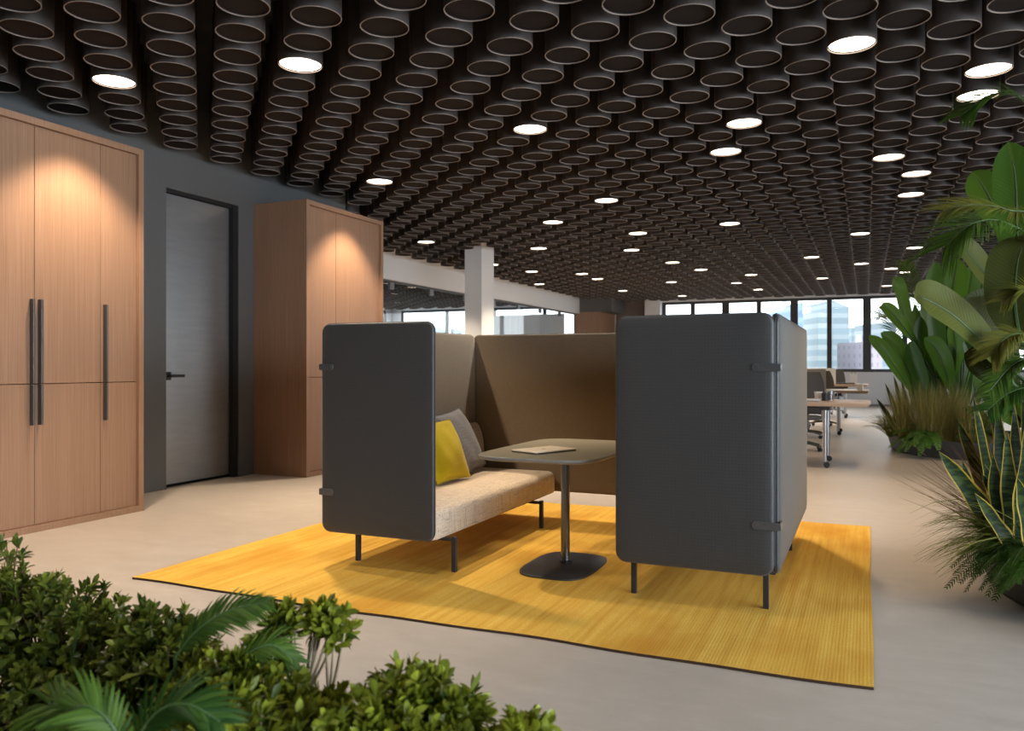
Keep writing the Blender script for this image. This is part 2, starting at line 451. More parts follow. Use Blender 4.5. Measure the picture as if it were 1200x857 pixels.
# oak clad block and brown end wall beyond the glazed wall
struct('wall_panelled', MB().box((-8.9, 25.2, 0), (-7.97, YB - .02, 3.02)), OAK)
struct('wall_dark', MB().box((-8.9, 25.22, 3.02), (-7.6, YB - .01, ZS)), M_WALL)
struct('wall_brown', MB().box((-7.9, YB - .06, 0), (-6.84, YB - .005, 3.6)), plain('brown paint', (.17, .13, .11), .7))
# white panel wall in the next room
w = MB()
for k in range(4): w.box((-11.3 + k * .62, 24.0, 0), (-11.3 + k * .62 + .612, 24.1, 2.9))
struct('wall_white_panels', w, plain('white satin panel', (.72, .74, .76), .35))

# ------------------------------------------------------------------ ceiling tubes
G = .14025 * 2.15; OX, OY = -1.023 * 2.15, 2.435 * 2.15; TR = .156; TN = 28
def site(i, j): return OX + i * G, OY + j * G
lit = [(-10, -3), (-5, -2), (7, 2), (10, 5), (10, 7), (-2, 5), (4, 7), (3, 10), (8, 13), (9, 16), (9, 20), (-10, 9), (-3, 16), (-7, 20), (-4, 25), (-6, 31), (1, 24), (-11, 28),
       (-17, 34), (-16, 39), (-19, 48), (-13, 42), (-13, 46), (-14, 57), (-5, 38), (-8, 51), (-10, 65), (-4, 43), (-3, 54), (-1, 48), (-2, 61), (4, 39), (4, 53), (7, 44), (9, 48),
       (10, 51), (10, 37), (9, 62), (15, 42), (7, 30), (-16, 23), (-1, -16), (-8, -13), (1, -8)]  # last entries: unseen lamps added to brighten the front shrubs and rug
lit_labels = [
 'glowing ceiling downlight close in front of the wide oak cabinet, nearest that cabinet',
 'glowing ceiling downlight above the rug between the wide oak cabinet and the booth',
 'largest glowing ceiling downlight, alone above the right booth screen',
 'upper of two glowing ceiling downlights beside each other above the near planter palm',
 'lower of two glowing ceiling downlights beside each other, just above the hanging palm frond',
 'glowing ceiling downlight straight above the bistro table column',
 'upper glowing downlight of the pair over the front right booth screen, the larger one',
 'lower glowing downlight of the pair over the front right booth screen',
 'upper glowing downlight of the three in a slanting row left of the tall palm leaves',
 'middle glowing downlight of the three in a slanting row left of the tall palm leaves',
 'lower glowing downlight of the three in a slanting row left of the tall palm leaves',
 'glowing ceiling downlight just above the right top corner of the narrow oak cabinet',
 'glowing downlight alone in mid ceiling, above the gap between the booth screens',
 'glowing downlight right of the white column, uppermost of the small ones there',
 'upper downlight of a close pair over the left corner of the right booth screen',
 'lower downlight of a close pair over the left corner of the right booth screen',
 'highest small downlight over the middle of the front right booth screen',
 'glowing downlight right of the white column, just under the uppermost small one there',
 'glowing downlight half hidden by the right side of the white column',
 'glowing downlight right of the white column, above the bulkhead, upper one of two',
 'glowing downlight nearest the white bulkhead over the glass wall',
 'glowing downlight left of two neighbours on one level beyond the white column',
 'glowing downlight right of two neighbours on one level beyond the white column',
 'far glowing downlight above the distant oak clad wall',
 'glowing downlight upper left in the small cluster above the front right booth screen',
 'glowing downlight lower left in the small cluster above the front right booth screen',
 'faint far glowing downlight just above the first window from the left',
 'downlight just right of the upper left one in the right booth screen cluster',
 'glowing downlight lowest middle one above the third window from the left',
 'glowing downlight upper right in the cluster above the front right booth screen',
 'far glowing downlight close above the fourth window from the left',
 'glowing downlight above the fifth window from the left, the upper one there',
 'glowing downlight above the fifth window from the left, the lower one there',
 'glowing downlight above the sixth window from the left, the lower one there',
 'glowing downlight left one of two low ones above the broad leaved far plant',
 'glowing downlight right one of two low ones above the broad leaved far plant',
 'glowing downlight nearest above the tops of the broad leaved far plant',
 'faint far glowing downlight touching the leaf tips left of the broad leaved far plant',
 'glowing downlight seen between the big hanging leaves of the near plant',
 'glowing downlight above the sixth window from the left, the upper one there',
 'glowing downlight right above the glass wall, just beside the narrow oak cabinet top',
 'added unseen ceiling downlight brightening the front shrubs, nearest the camera',
 'added unseen ceiling downlight brightening the left front shrubs',
 'added unseen ceiling downlight brightening the front edge of the rug']
def tube_mb():
    a = MB(); n = TN; vs = []; fs = []
    for r, z in ((TR, .6), (TR, .004), (TR - .006, .004), (TR - .006, .014), (TR - .006, .014), (.001, .014)):
        for k in range(n): t = 2 * PI * k / n; vs.append((r * math.cos(t), r * math.sin(t), z))
    for q in (0, 2, 4):
        for k in range(n): k2 = (k + 1) % n; fs.append((q * n + k, q * n + k2, (q + 1) * n + k2, (q + 1) * n + k))
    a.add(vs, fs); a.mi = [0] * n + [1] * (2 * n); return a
def rim_mb():
    return MB().lathe([(TR, .006), (TR, 0), (TR - .0065, 0), (TR - .0065, .006)], TN, closed=True)
lamp_mb = lambda: MB().lathe([(0, .012), (TR - .012, .012), (TR - .012, .03), (0, .03)], TN)
t0 = thing('ceiling_light', (0, 0, ZT), 'x', 'ceiling light', 'lit tubes of the ceiling')
t0.location = (0, 0, ZT)
def child(mb, name, m, par):
    o = mb.build(name, m, None); o.parent = par; return o
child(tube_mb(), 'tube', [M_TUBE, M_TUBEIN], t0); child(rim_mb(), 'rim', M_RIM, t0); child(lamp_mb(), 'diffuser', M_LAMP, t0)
sp = bpy.data.lights.new('downlight beam', 'SPOT'); sp.energy = 270; sp.color = (1.0, .81, .60); sp.spot_size = math.radians(92); sp.spot_blend = .5; sp.shadow_soft_size = .14
sp_fill = sp.copy(); sp_fill.energy = 125; sp_fill.color = (1.0, .88, .74); sp_fill.spot_size = math.radians(110); sp_fill.spot_blend = .8  # beam of the added unseen lamps over the foreground
sp2 = sp.copy(); sp2.energy = 62; sp2.color = (1.0, .74, .48); sp.shadow_soft_size = .06
for k, (i, j) in enumerate(lit):
    x, y = site(i, j)
    o = t0 if k == 0 else copy_tree(t0, (0, 0, 0))
    o.location = (x, y, ZT); o['label'] = lit_labels[k]
    so = bpy.data.objects.new('downlight_beam', sp_fill if y < 3 else sp if x < -2.5 or (i, j) == (4, 7) else sp2); COL.objects.link(so); so.location = (x, y, ZT - .012)
litset = set(lit)
sites = []
for i in range(-52, 28):
    for j in range(-18, 74):
        if (i + j) % 2 == 0 or (i, j) in litset: continue
        x, y = site(i, j)
        if y > YB - .2 or x > XR - .2 or y < -1.5: continue
        if y < 9.2 and x < XL + TR + .05: continue
        if abs(x - XG) < .1 + TR + .02 and y < 25.5: continue
        if x < -7.4 and y > 25.0 and x > -9.2: continue
        if x < XFAR + .3: continue
        if -7.05 < x < -6.3 and (13.1 < y < 14.05 or y > 26.3): continue
        d = x * FW.x + y * FW.y
        if d < .6:
            continue
        u, v, d = proj((x, y, ZT)); vis = -60 < u < 1260 and -25 < v
        if u < -900 or u > 2100: continue
        if x < XG: vis = False
        sites.append((0 if vis else 1, d, x, y))
sites.sort()
near = [s for s in sites if s[0] == 0][:300]; ns = set((s[2], s[3]) for s in near)
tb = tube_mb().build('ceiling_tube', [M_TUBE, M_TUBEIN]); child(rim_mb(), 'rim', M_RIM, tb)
tag(tb, 'unlit dark brown ceiling tube with pale rim, one of the big nearest ones', 'ceiling tube', 'unlit ceiling tubes of the nearest rows')
for k, (_, _, x, y) in enumerate(near):
    o = tb if k == 0 else copy_tree(tb, (0, 0, 0))
    o.location = (x, y, ZT)
rest = [(s[2], s[3]) for s in sites if (s[2], s[3]) not in ns]
def mass(mb, name, m, par=None):
    V = np.array(mb.v); F = np.array([f for f in mb.f if len(f) == 4]); n = len(V)
    off = np.array([(x, y, ZT) for x, y in rest])
    AV = (V[None] + off[:, None]).reshape(-1, 3); AF = (F[None] + (np.arange(len(rest)) * n)[:, None, None]).reshape(-1, 4)
    me = bpy.data.meshes.new(name); me.vertices.add(len(AV)); me.vertices.foreach_set('co', AV.ravel())
    me.loops.add(AF.size); me.loops.foreach_set('vertex_index', AF.ravel().astype(np.int32))
    me.polygons.add(len(AF)); me.polygons.foreach_set('loop_start', np.arange(0, AF.size, 4, dtype=np.int32)); me.polygons.foreach_set('loop_total', np.full(len(AF), 4, dtype=np.int32))
    me.update(calc_edges=True)
    for x in (m if isinstance(m, list) else [m]): me.materials.append(x)
    if getattr(mb, 'mi', None): me.polygons.foreach_set('material_index', np.tile(np.array(mb.mi, dtype=np.int32), len(rest)))
    me.shade_smooth()
    o = bpy.data.objects.new(name, me); COL.objects.link(o)
    if par: o.parent = par
    return o
TN = 18
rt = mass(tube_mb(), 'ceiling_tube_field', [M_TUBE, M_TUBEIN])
tag(rt, 'dense field of small dark open ceiling tubes running away toward the windows', 'ceiling tubes', kind='stuff')
rr_ = mass(rim_mb(), 'rims', M_RIM, rt); rr_['kind'] = 'stuff'
TN = 28

# ------------------------------------------------------------------ oak cabinets
def cabinet(label, xf, y0, y1, z1, seams, hs, handles, xb=XL):
    t = thing('oak_cabinet', ((xf + xb) / 2, (y0 + y1) / 2, 0), label, 'cabinet')
    c = MB(); e = .05
    c.box((xb + .001, y0, 0), (xf, y0 + e, z1)); c.box((xb + .001, y1 - e, 0), (xf, y1, z1))
    c.box((xb + .001, y0 + e, z1 - e), (xf, y1 - e, z1)); c.box((xb + .001, y0 + e, 0), (xf, y1 - e, e)); c.box((xb + .001, y0 + e, e), (xb + .03, y1 - e, z1 - e))
    c.build('body', OAK, t, False)
    ys = [y0 + e] + seams + [y1 - e]
    doors = []
    for k in range(len(ys) - 1):
        for nm, za, zb in (('upper_door', hs, z1 - e), ('lower_door', e, hs)):
            d = MB().box((xf - .055, ys[k] + .002, za + .003), (xf - .030, ys[k + 1] - .002, zb - .003), .0015).build(nm, OAK, t, False)
            doors.append((ys[k], ys[k + 1], za, zb, d))
    for hy in handles:
        for a, b, za, zb, d in doors:
            if a < hy < b:
                ha, hb_ = (hs + .004, 1.748) if za == hs else (.803, hs - .004)
                h = MB().box((xf - .0295, hy - .008, ha), (xf + .014, hy + .008, hb_), .0015)
                h.build('handle', M_HANDLE, d, False)
    return t
cabinet('wide oak cabinet with three tall doors in view, left of the dark metal door', -5.686, 2.85, 5.018, 3.105, [3.484, 4.049, 4.614], 1.111, [4.018, 4.083, 4.648])
cabinet('narrow oak cabinet right of the dark metal door, behind the left booth screen', -5.698, 7.225, 8.775, 3.105, [7.804], 1.114, [7.772, 7.838])

# ------------------------------------------------------------------ rug
r = MB(); nx, ny = 60, 50; x0, x1, y0, y1 = -3.923, .027, 3.374, 6.752
vs = []; fs = []
for a in range(ny + 1):
    for c in range(nx + 1):
        x = x0 + (x1 - x0) * c / nx; yy = y0 + (y1 - y0) * a / ny
        if a in (0, ny): yy += .012 * math.sin(x * 3.1 + a) + .006 * math.sin(x * 8)
        if c in (0, nx): x += .003 * math.sin(yy * 2.7 + c)
        vs.append((x, yy, .013))
for a in range(ny):
    for c in range(nx): q = a * (nx + 1) + c; fs.append((q, q + 1, q + nx + 2, q + nx + 1))
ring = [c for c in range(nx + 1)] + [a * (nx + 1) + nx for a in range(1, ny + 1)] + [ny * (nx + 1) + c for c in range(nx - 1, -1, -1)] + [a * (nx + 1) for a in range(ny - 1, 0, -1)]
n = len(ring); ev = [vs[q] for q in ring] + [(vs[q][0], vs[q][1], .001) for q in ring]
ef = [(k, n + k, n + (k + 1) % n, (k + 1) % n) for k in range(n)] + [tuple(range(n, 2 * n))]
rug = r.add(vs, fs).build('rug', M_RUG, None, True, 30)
MB().add(ev, ef).build('rug_side', plain('dark rug side', (.05, .022, .008), .9), rug, False)  # dark brown sides and underside of the rug
tag(rug, 'large mustard yellow loomed rug under the meeting booth', 'rug')
RZ = .013

# ------------------------------------------------------------------ booth sofas
def screen(par, name, w, h, M, m_out, m_in, t=.036, front_in=False):
    """padded panel w x h, local z = outward; two padded skins and a piping seam"""
    e = .014; r = .055; f = rr(w, h, r, 8); g = rr(w, h, r, 8)
    o = MB().loft(f, [(.002, 0), (0, .002), (0, t / 2 - e * .5), (e * .3, t / 2 - e * .15), (e, t / 2), (.05, t / 2 + .003), (.12, t / 2 + .004)], M).build(name, m_out, par, True, 60)
    MB().loft(f, [(.12, -t / 2 - .004), (.05, -t / 2 - .003), (e, -t / 2), (e * .3, -t / 2 + e * .15), (0, -t / 2 + e * .5), (0, -.002), (.002, 0)], M).build('lining', m_in, o, True, 60)
    lp = f(0); pts = [M @ Vector((x, y, 0)) for x, y in lp]; pts.append(pts[0])
    MB().tube(pts, .0042, 6, False).build('piping', M_PIPE, o)
    return o
def frame(ux, uy, uz, o):
    return Matrix(((ux[0], uy[0], uz[0], o[0]), (ux[1], uy[1], uz[1], o[1]), (ux[2], uy[2], uz[2], o[2]), (0, 0, 0, 1)))

def booth_sofa(mir, label, z0=.226, z1=1.506):
    """mir=+1: the left sofa, back towards -x; -1: its mirror image facing it"""
    AX = -1.745
    X = lambda x: x if mir > 0 else 2 * AX - x
    t = thing('booth_sofa', (X(-2.68), 5.1, RZ), label, 'sofa')
    zc = (z0 + z1) / 2; h = z1 - z0
    # end screen (faces -y)
    screen(t, 'end_screen', .79, h, frame((1, 0, 0), (0, 0, 1), (0, -1, 0), (X(-2.685), 4.068, zc)), M_SCREEN, M_TAUPE)
    # back screen (faces away from the seat)
    screen(t, 'back_screen', 2.015, h, frame((0, -mir, 0), (0, 0, 1), (-mir, 0, 0), (X(-3.062 if mir > 0 else -3.084), 5.0985, zc)), M_SCREEN, M_TAUPE)
    # seat cushion
    sw, sl, z_b, z_t = .735, 2.0, .216, .398
    f = rr(sl, sw, .045, 6)
    s = MB().loft(f, [(.03, 0), (.008, .006), (0, .02), (0, .130), (.006, .152), (.020, .168), (.045, .178), (.12, .187), (.25, .193)], frame((0, 1, 0), (-1, 0, 0), (0, 0, 1), (X(-2.6725), 5.098, z_b)))
    s.build('seat', M_SEAT, t, True, 60)
    # low back cushion
    pr = [(-3.035, .40), (-2.935, .40), (-2.935, .50), (-2.945, .62), (-2.965, .70), (-2.99, .752), (-3.012, .772), (-3.03, .766), (-3.038, .74)]
    bm_ = MB(); ys = [(4.10, .82), (4.108, .95), (4.13, 1), (6.045, 1), (6.07, .95), (6.08, .82)]; vs = []; fs = []; cx_ = sum(p[0] for p in pr) / len(pr); cz_ = sum(p[1] for p in pr) / len(pr); n = len(pr)
    for yy, sc in ys:
        for px, pz in pr: vs.append((X(cx_ + (px - cx_) * sc), yy, cz_ + (pz - cz_) * sc))
    for a in range(len(ys) - 1):
        for k in range(n): k2 = (k + 1) % n; q = (a * n + k, a * n + k2, (a + 1) * n + k2, (a + 1) * n + k); fs.append(q if mir > 0 else q[::-1])
    fs.append(tuple(range(n))); fs.append(tuple((len(ys) - 1) * n + k for k in range(n)))
    bm_.add(vs, fs).build('backrest', M_SEAT, t, True, 50)
    # legs: square posts on a bracket that runs under the seat
    for lx, ly, br in ((-2.258, 4.25, 1), (-2.258, 5.655, 1), (-2.946, 4.25, 0), (-2.946, 5.655, 0)):
        ox = 0 if mir > 0 else .078
        l = MB().box(((X(lx) + ox) - .014, ly - .014, RZ), ((X(lx) + ox) + .014, ly + .014, .222), .002)
        if br:
            xa, xb = sorted(((X(lx - .30) + ox), (X(lx - .014) + ox)))
            l.box((xa, ly - .014, .196), (xb, ly + .014, .215), .002)
        else: l.box(((X(lx) + ox) - .05, ly - .05, .2), ((X(lx) + ox) + .05, ly + .05, .2165))
        l.build('leg', M_BLACK, t, False)
    # strap hinges that join end screen to back screen
    for zz in (z0 + .245, z1 - .265):
        c = MB(); xa = X(-3.085)
        ya = 4.068 - .018 - .006
        f2 = rr(.105 if mir > 0 else .135, .040, .019, 6)
        c.loft(f2, [(.001, 0), (0, .001), (0, .005), (.001, .006)], frame((1, 0, 0), (0, 0, 1), (0, -1, 0), (xa + (.045 if mir > 0 else -.038), ya + .003, zz)))
        xo = xa if mir > 0 else xa + .022
        xs = sorted((xo - mir * .008, xo - mir * .0015))
        c.box((xs[0], ya - .003, zz - .019), (xs[1], ya + .085, zz + .019), .002)
        c.tube([(xa + mir * .078, ya - .0005, zz), (xa + mir * .078, ya - .0065, zz)], .007, 12)
        c.build('strap_hinge', M_HINGE, t)
    return t
booth_sofa(1, 'high backed booth sofa with beige seat, on the left of the rug')
booth_sofa(-1, 'high backed booth sofa seen from behind, charcoal screens, right of the table')
t = thing('partition_screen', (-1.745, 6.13, RZ), 'tall brown fabric screen closing the far end of the meeting booth', 'screen')
screen(t, 'padded_panel', 2.655, 1.28, frame((1, 0, 0), (0, 0, 1), (0, -1, 0), (-1.745, 6.130, .866)), M_TAUPE, M_SCREEN)
for lx in (-2.95, -.54):
    MB().box((lx - .012, 6.113, RZ), (lx + .012, 6.137, .235)).build('foot', M_BLACK, t, False)

def pillow(name, size, thick, M, m, label):
    n = 22; vs = []; fs = []
    for s in (1, -1):
        for a in range(n + 1):
            for b in range(n + 1):
                u = -1 + 2 * a / n; v = -1 + 2 * b / n
                k = (1 - abs(u) ** 2.6) ** .55 * (1 - abs(v) ** 2.6) ** .55 if abs(u) < 1 and abs(v) < 1 else 0
                pin = 1 - .055 * (1 - u * u) * abs(v) ** 3; pin2 = 1 - .055 * (1 - v * v) * abs(u) ** 3
                wr = .004 * math.sin(u * 4 + v * 3) * k * s + .002 * math.sin(v * 8 - u * 4) * k
                vs.append((u * size / 2 * pin2, v * size / 2 * pin, s * thick / 2 * k + wr))
    m1 = (n + 1) ** 2
    for s in (0, 1):
        for a in range(n):
            for b in range(n):
                q = [s * m1 + a * (n + 1) + b, s * m1 + (a + 1) * (n + 1) + b, s * m1 + (a + 1) * (n + 1) + b + 1, s * m1 + a * (n + 1) + b + 1]
                fs.append(q if s == 0 else q[::-1])
    o = MB().add(vs, fs, M).build(name, m)
    ed = []
    for a in range(n + 1): ed.append((a, 0))
    for b in range(1, n + 1): ed.append((n, b))
    for a in range(n - 1, -1, -1): ed.append((a, n))
    for b in range(n - 1, -1, -1): ed.append((0, b))
    MB().tube([M @ Vector(vs[a * (n + 1) + b]) for a, b in ed], .0035, 5, False).build('seam', m, o)
    tag(o, label, 'pillow'); return o
def pill_M(c, lean, yaw, roll=0.0):
    return Matrix.Translation(Vector(c)) @ Matrix.Rotation(yaw, 4, 'Z') @ Matrix.Rotation(PI / 2 - lean, 4, 'Y') @ Matrix.Rotation(roll, 4, 'Z')
pillow('pillow', .46, .15, pill_M((-2.80, 5.11, .632), math.radians(23), math.radians(-3)), M_YELLOW, 'mustard yellow square pillow leaning against the grey pillow')
pillow('pillow', .50, .15, pill_M((-2.895, 5.55, .660), math.radians(26), math.radians(2), math.radians(5)), M_GREY, 'grey square pillow on the sofa behind the yellow pillow')

# ------------------------------------------------------------------ table, laptop
TZ = .725
t = thing('pedestal_table', (-1.715, 4.70, RZ), 'taupe rounded pedestal table standing in the middle of the booth', 'table')
f = sqc(.77, 1.27, 5.2, 96); Mt = Matrix.Translation((-1.75, 4.785, 0))
top = MB().loft(f, [(.035, TZ - .028), (.012, TZ - .022), (.001, TZ - .010), (0, TZ - .004), (.0015, TZ - .001)], Mt).build('tabletop_edge', M_TEDGE, t, True, 60)
MB().loft(f, [(.0016, TZ - .0015), (.004, TZ)], Mt).build('tabletop', M_TABLE, t, False)
MB().tube([(-1.715, 4.70, RZ + .012), (-1.715, 4.70, TZ - .027)], .0275, 28).build('column', M_STEEL, t)
MB().lathe([(0, 0), (.040, 0), (.040, .008), (.029, .012), (0, .012)], 28, Matrix.Translation((-1.715, 4.70, RZ + .012))).build('collar', M_BLACK, t)
MB().loft(sqc(.44, .66, 3.6, 72), [(.004, RZ), (0, RZ + .002), (0, RZ + .010), (.004, RZ + .0125)], Matrix.Translation((-1.70, 4.64, 0))).build('base_plate', M_BLACK, t, True, 50)
ML = Matrix.Translation((-1.80, 4.552, TZ + .0005)) @ Matrix.Rotation(math.radians(66), 4, 'Z')
l = thing('laptop', (-1.80, 4.552, TZ), 'closed pale champagne laptop lying on the pedestal table', 'laptop')
MB().loft(rr(.345, .225, .012, 5), [(.003, 0), (0, .002), (0, .0075), (.001, .008)], ML).build('base', M_STEEL, l)
MB().loft(rr(.345, .225, .012, 5), [(0, .009), (0, .0135), (.002, .015)], ML).build('lid', M_SILVER, l)
lg = MB(); pts = []
for k in range(24):
    a = 2 * PI * k / 24; q = .013 * (1 - .10 * abs(math.sin(a)) ** 8 - (.30 if abs(a) < .5 or abs(a - 2 * PI) < .5 else 0)); pts.append((q * math.cos(a), q * 1.08 * math.sin(a), .0155))
lg.add(pts + [(p[0], p[1], .0149) for p in pts], [tuple(range(24))] + [(k, 24 + k, 24 + (k + 1) % 24, (k + 1) % 24) for k in range(24)], ML)
lf = [(.001, .016, .0155), (.005, .018, .0155), (.007, .023, .0155), (.002, .021, .0155)]
lg.add(lf + [(p[0], p[1], .0149) for p in lf], [(0, 1, 2, 3)] + [(k, 4 + k, 4 + (k + 1) % 4, (k + 1) % 4) for k in range(4)], ML)
lg.build('logo', M_LOGO, l, False)

# ------------------------------------------------------------------ plants: makers
def strip(mb, pts, wd, side, fold=.25, tint=.5, cols=3, cup=0.0):
    """leaf blade along pts, half-widths wd, across direction 'side' (kept perpendicular to the path)"""
    pts = [Vector(p) for p in pts]; vs = []; fs = []; ed = []; al = []; n = len(pts)
    xs = [-1, 0, 1] if cols == 3 else [-1, -.5, 0, .5, 1]
    if cols == 2: xs = [-1, 1]
    for i, p in enumerate(pts):
        t = (pts[min(i + 1, n - 1)] - pts[max(i - 1, 0)]).normalized()
        s = side - t * side.dot(t)
        if s.length < 1e-4: s = t.orthogonal()
        s.normalize(); nn = s.cross(t)
        for x in xs:
            vs.append(p + s * (wd[i] * x) + nn * (abs(x) * wd[i] * fold + cup * wd[i] * x * x)); ed.append(abs(x)); al.append(i / (n - 1))
    c = len(xs)
    for i in range(n - 1):
        for k in range(c - 1): fs.append((i * c + k, i * c + k + 1, (i + 1) * c + k + 1, (i + 1) * c + k))
    mb.add(vs, fs, None, tint, ed, al)

def bez(a, b, c, n):
    a, b, c = Vector(a), Vector(b), Vector(c)
    return [(a * (1 - t) ** 2 + b * 2 * t * (1 - t) + c * t * t) for t in [k / n for k in range(n + 1)]]

def arc(base, tip, rise, n=8):
    base, tip = Vector(base), Vector(tip); m = (base + tip) / 2 + Vector((0, 0, rise)); return bez(base, m, tip, n)

def pts_of(pix, n=12):
    """smooth 3d path through pixel/depth triples (Catmull-Rom)"""
    q = [P(*p) for p in pix]; q = [q[0] * 2 - q[1]] + q + [q[-1] * 2 - q[-2]]; out = []
    for k in range(1, len(q) - 2):
        for s in range(n):
            t = s / n
            out.append(.5 * ((2 * q[k]) + (q[k + 1] - q[k - 1]) * t + (2 * q[k - 1] - 5 * q[k] + 4 * q[k + 1] - q[k + 2]) * t * t + (3 * q[k] - q[k - 1] - 3 * q[k + 1] + q[k + 2]) * t ** 3))
    out.append(q[-2]); return out

def blade_w(n, wmax, peak=.45, tail=.12, ex=2.3):
    out = []
    for k in range(n):
        t = k / (n - 1)
        if t < peak: q = tail + (1 - tail) * math.sin(t / peak * PI / 2) ** .8
        else: q = max(0, 1 - ((t - peak) / (1 - peak)) ** ex) ** .8
        out.append(max(wmax * q, .0008))
    return out

M_STREL = leafmat('broad leaf green', (.026, .08, .012), (.15, .30, .03), rough=.38, trans=.45, veins=.2, mid=(.09, .15, .035))
M_STRELG = leafmat('broad leaf olive', (.035, .045, .008), (.10, .11, .022), rough=.5, trans=.15, veins=.15, mid=(.07, .07, .025))
M_SNAKE = leafmat('banded sword leaf', (.022, .042, .008), (.055, .078, .016), edge=(.38, .26, .035), band=(.008, .020, .008), rough=.4, trans=.08)
M_GRASSB = leafmat('bronze grass', (.15, .12, .035), (.38, .33, .10), rough=.6, trans=.4)
M_GRASSG = leafmat('olive grass', (.06, .085, .012), (.26, .26, .05), rough=.5, trans=.3)
M_STRAW = leafmat('straw coloured grass', (.16, .09, .04), (.30, .20, .09), rough=.5, trans=.25)
M_FERN = leafmat('fresh fern green', (.032, .10, .012), (.11, .23, .03), rough=.45, trans=.3)
M_FERND = leafmat('deep fern green', (.024, .065, .008), (.085, .17, .024), rough=.5, trans=.25)
M_PALM = leafmat('palm green', (.016, .05, .007), (.11, .19, .022), rough=.5, trans=.25)
M_PALMY = leafmat('yellowing palm green', (.07, .09, .014), (.22, .20, .035), rough=.5, trans=.3)
M_SHRUB = leafmat('shrub leaf green', (.025, .050, .007), (.32, .36, .035), rough=.35, trans=.28)
M_SHRUBD = leafmat('dark shrub leaf', (.022, .045, .008), (.22, .26, .035), rough=.35, trans=.25)

def planter(c, rad, h, label):
    t = thing('planter_bowl', (c[0], c[1], 0), label, 'planter')
    pr = [(0, 0), (rad * .93, 0), (rad * .955, .01), (rad * .985, h * .6), (rad, h - .012), (rad - .004, h), (rad - .03, h), (rad - .036, h - .03), (rad - .04, h - .05), (0, h - .05)]
    MB().lathe(pr, 72, Matrix.Translation((c[0], c[1], 0))).build('shell', M_POT, t, True, 35)
    vs = [(0, 0, h - .02)]; fs = []; n = 40
    for rg in range(1, 7):
        for k in range(n): a = 2 * PI * k / n; q = (rad - .042) * rg / 6; vs.append((q * math.cos(a), q * math.sin(a), h - .035 + .018 * math.sin(7 * a + rg) * (rg < 6)))
    for k in range(n): fs.append((0, 1 + k, 1 + (k + 1) % n))
    for rg in range(5):
        for k in range(n): fs.append((1 + rg * n + k, 1 + (rg + 1) * n + k, 1 + (rg + 1) * n + (k + 1) % n, 1 + rg * n + (k + 1) % n))
    MB().add(vs, fs, Matrix.Translation((c[0], c[1], 0))).build('soil', M_SOIL, t)
    return t

def frond(mb, pts, n, ll, lw, droop=.4, tint=.5, cols=2, up=Vector((0, 0, 1)), start=.12, fwd=.55, sharp=.55, jit=.15):
    """pinnate frond: leaflets on both sides of a rachis"""
    pts = [Vector(p) for p in pts]; L = len(pts) - 1
    for k in range(n):
        f = start + (1 - start) * k / (n - 1); x = f * L; i = min(int(x), L - 1); p = pts[i].lerp(pts[i + 1], x - i)
        t = (pts[i + 1] - pts[i]).normalized(); s = t.cross(up)
        if s.length < 1e-3: s = t.orthogonal()
        s.normalize(); nn = s.cross(t)
        q = math.sin(max(.05, min(1, (f - start * .6) * 1.15)) * PI * .92) ** sharp if f < .999 else .35
        for sg in (1, -1):
            d = (s * sg + t * (fwd + .5 * f) + nn * R.uniform(-.1, .25)).normalized(); ln = ll * q * R.uniform(1 - jit, 1 + jit * .6)
            a = p; b = p + d * ln * .55 + nn * ln * .06; c = p + d * ln + Vector((0, 0, -droop * ln))
            path = bez(a, b, c, 4)
            w = [lw * .45, lw, lw * .9, lw * .55, .0006]
            strip(mb, path, w, nn.cross(d), .25, min(1, max(0, tint + R.uniform(-.3, .3))), cols)

def rosette(mb, p, d, n, ln, wd, tb):
    d = Vector(d).normalized(); a = d.orthogonal().normalized(); b = d.cross(a)
    for k in range(n):
        w = k * 2.4 + R.uniform(-.4, .4); el = R.uniform(.35, 1.25) if k > 2 else R.uniform(.1, .4)
        o = (a * math.cos(w) + b * math.sin(w)); dr = (o * math.sin(el) + d * math.cos(el)).normalized(); l = ln * R.uniform(.65, 1.15)
        q = Vector(p) - d * (k * ln * .05)
        tipp = q + dr * l + Vector((0, 0, -.12 * l)); mid = q + dr * l * .55 + d * l * .05
        strip(mb, bez(q, mid, tipp, 4), [wd * .16, wd * .6 * R.uniform(.9, 1.1), wd, wd * .85, wd * .08], dr.cross(d if abs(dr.dot(d)) < .97 else a), .28, min(1, max(0, R.gauss(tb, .25))))

